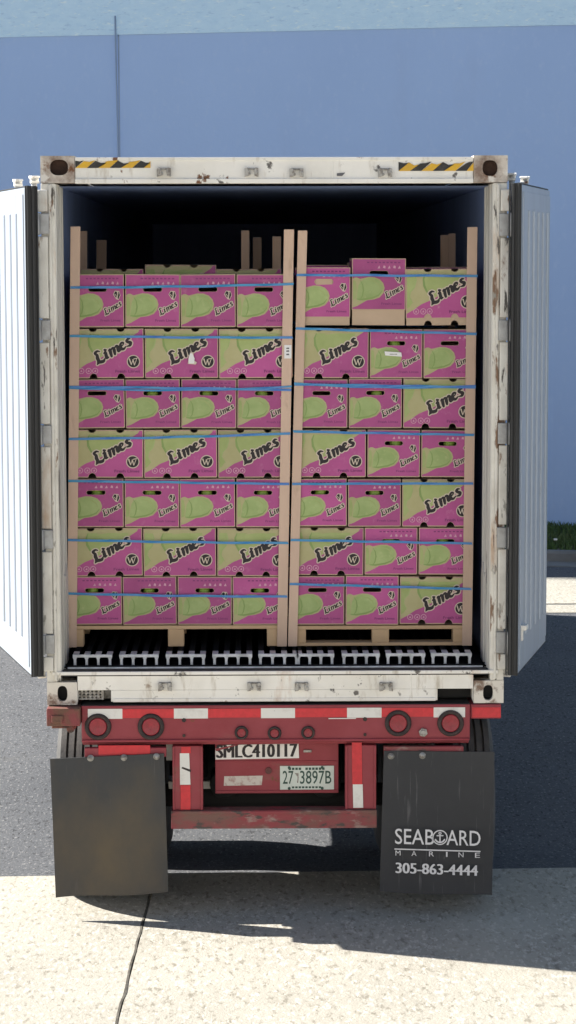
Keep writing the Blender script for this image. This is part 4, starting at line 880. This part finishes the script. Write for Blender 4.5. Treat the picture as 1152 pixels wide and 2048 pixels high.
ftxt('SEAB', 790,1688, 868,1690, 31, .004); ftxt('ARD', 893,1690, 961,1692, 30, .004)
c_ = FP(880,1675); rr = .038
AN = [(arc(c_.x,c_.z,rr,rr,0,360,26), .006), (arc(c_.x,c_.z,rr*.70,rr*.70,205,335,12), .008), ([(c_.x,c_.z-rr*.70),(c_.x,c_.z+rr*.45)], .007), ([(c_.x-rr*.42,c_.z+rr*.26),(c_.x+rr*.42,c_.z+rr*.26)], .006), (arc(c_.x,c_.z+rr*.60,rr*.16,rr*.16,0,360,10), .005)]
union(mb, [(p_, [w_]*len(p_)) for p_, w_ in AN], [(0, y, 0)], .0022)
a, b = FP(789,1698), FP(961,1703); ribbon(mb, [(a.x,a.z),(b.x,b.z)], .0065, y, 0)
for i, t in enumerate('MARINE'):
    px = (791,823,858,892,917,950)[i]; wd_ = 10 if t != 'I' else 3
    a = FP(px,1711+i*.9); b = FP(px+wd_,1711+i*.9); c2 = FP(px,1701+i*.9); add_text(mb, t, a, (1,0,0), (0,0,1), (b-a).length, c2.z-a.z, 0, 0)
ftxt('305-863-4444', 791,1746, 956,1752, 21, .0055)
mb.build('lettering', letter_w, fr, fix=False)
# rails, cross members, axles, wheels
for sg in (-1,1):
    mb = MB(); x = sg*.40
    mb.box((x-.07,.252,Z0-.03),(x+.07,11.9,Z0-.006)); mb.box((x-.006,.252,Z0-.24),(x+.006,11.9,Z0-.031)); mb.box((x-.07,.252,Z0-.265),(x+.07,11.9,Z0-.241))
    mb.build('main_rail', red_dark, ch)
for y in (1.0, 2.2, 3.4, 5.5, 7.5, 9.5, 11.5):
    mb = MB(); mb.box((-1.16,y,Z0-.16),(1.16,y+.10,Z0-.008)); mb.build('cross_member', red_dark, ch)
AX = (0.59, 1.78); RT = .52; ZWS = {.59: RT+.001, 1.78: RT-.085}
def tyre(x0, x1, y):
    ZW = ZWS[y]
    c_ = (x0+x1)/2; w_ = (x1-x0)/2; mb = MB()
    prof = [(.28,-w_*.8),(.36,-w_*.98),(.44,-w_),(.485,-w_*.9),(RT,-w_*.78)]
    for g in (-.5,-.17,.17,.5): prof += [(RT,w_*(g-.05)),(RT-.018,w_*(g-.045)),(RT-.018,w_*(g+.045)),(RT,w_*(g+.05))]
    prof += [(RT,w_*.78),(.485,w_*.9),(.44,w_),(.36,w_*.98),(.28,w_*.8)]
    mb.lathe((c_,y,ZW),(1,0,0),prof,84,smooth=False); return mb
for y in AX:
    ZW = ZWS[y]
    MB().cyl((-1.0,y,ZW),(1.0,y,ZW),.065,16).build('axle', black, ch)
    for sg in (-1,1):
        MB().box((sg*.45-.05,y-.45,ZW+.12),(sg*.45+.05,y+.45,ZW+.20)).build('leaf_spring', black, ch, .01)
        for (a, b) in ((.62,.88),(.94,1.196)):
            x0, x1 = sorted((sg*a, sg*b)); c_ = (x0+x1)/2
            w = tyre(x0, x1, y).build('wheel', rubber, ch)
            mb = MB(); mb.lathe((c_,y,ZW),(sg,0,0),[(.285,.10),(.27,.085),(.25,.02),(.16,.0),(.12,.04),(.10,.06),(.0005,.062)],32); mb.build('rim', rim_m, w)
mb = MB(); mb.box((-.56,1.17,.30),(.56,1.19,Z0-.27)); mb.box((-.58,1.10,Z0-.40),(.58,1.1695,Z0-.28)); mb.build('suspension_crossmember', black, ch, .004)
for sg in (-1,1):
    MB().box((sg*.45-.06,1.02,RT),(sg*.45+.06,1.16,Z0-.27)).build('spring_hanger', black, ch, .01)
for sg in (-1,1):
    MB().cyl((sg*.28,.42,.62),(sg*.28,.62,.62),.085,18).build('brake_chamber', black, ch, .01)
for sg in (-1,1):
    mb = MB(); mb.box((sg*.62-.06,8.9,.55),(sg*.62+.06,9.02,Z0-.27)); mb.box((sg*.62-.045,8.915,-.0505),(sg*.62+.045,9.005,.549)); mb.box((sg*.62-.14,8.82,ZA),(sg*.62+.14,9.10,-.051))
    mb.build('landing_leg', red_dark, ch, .005)
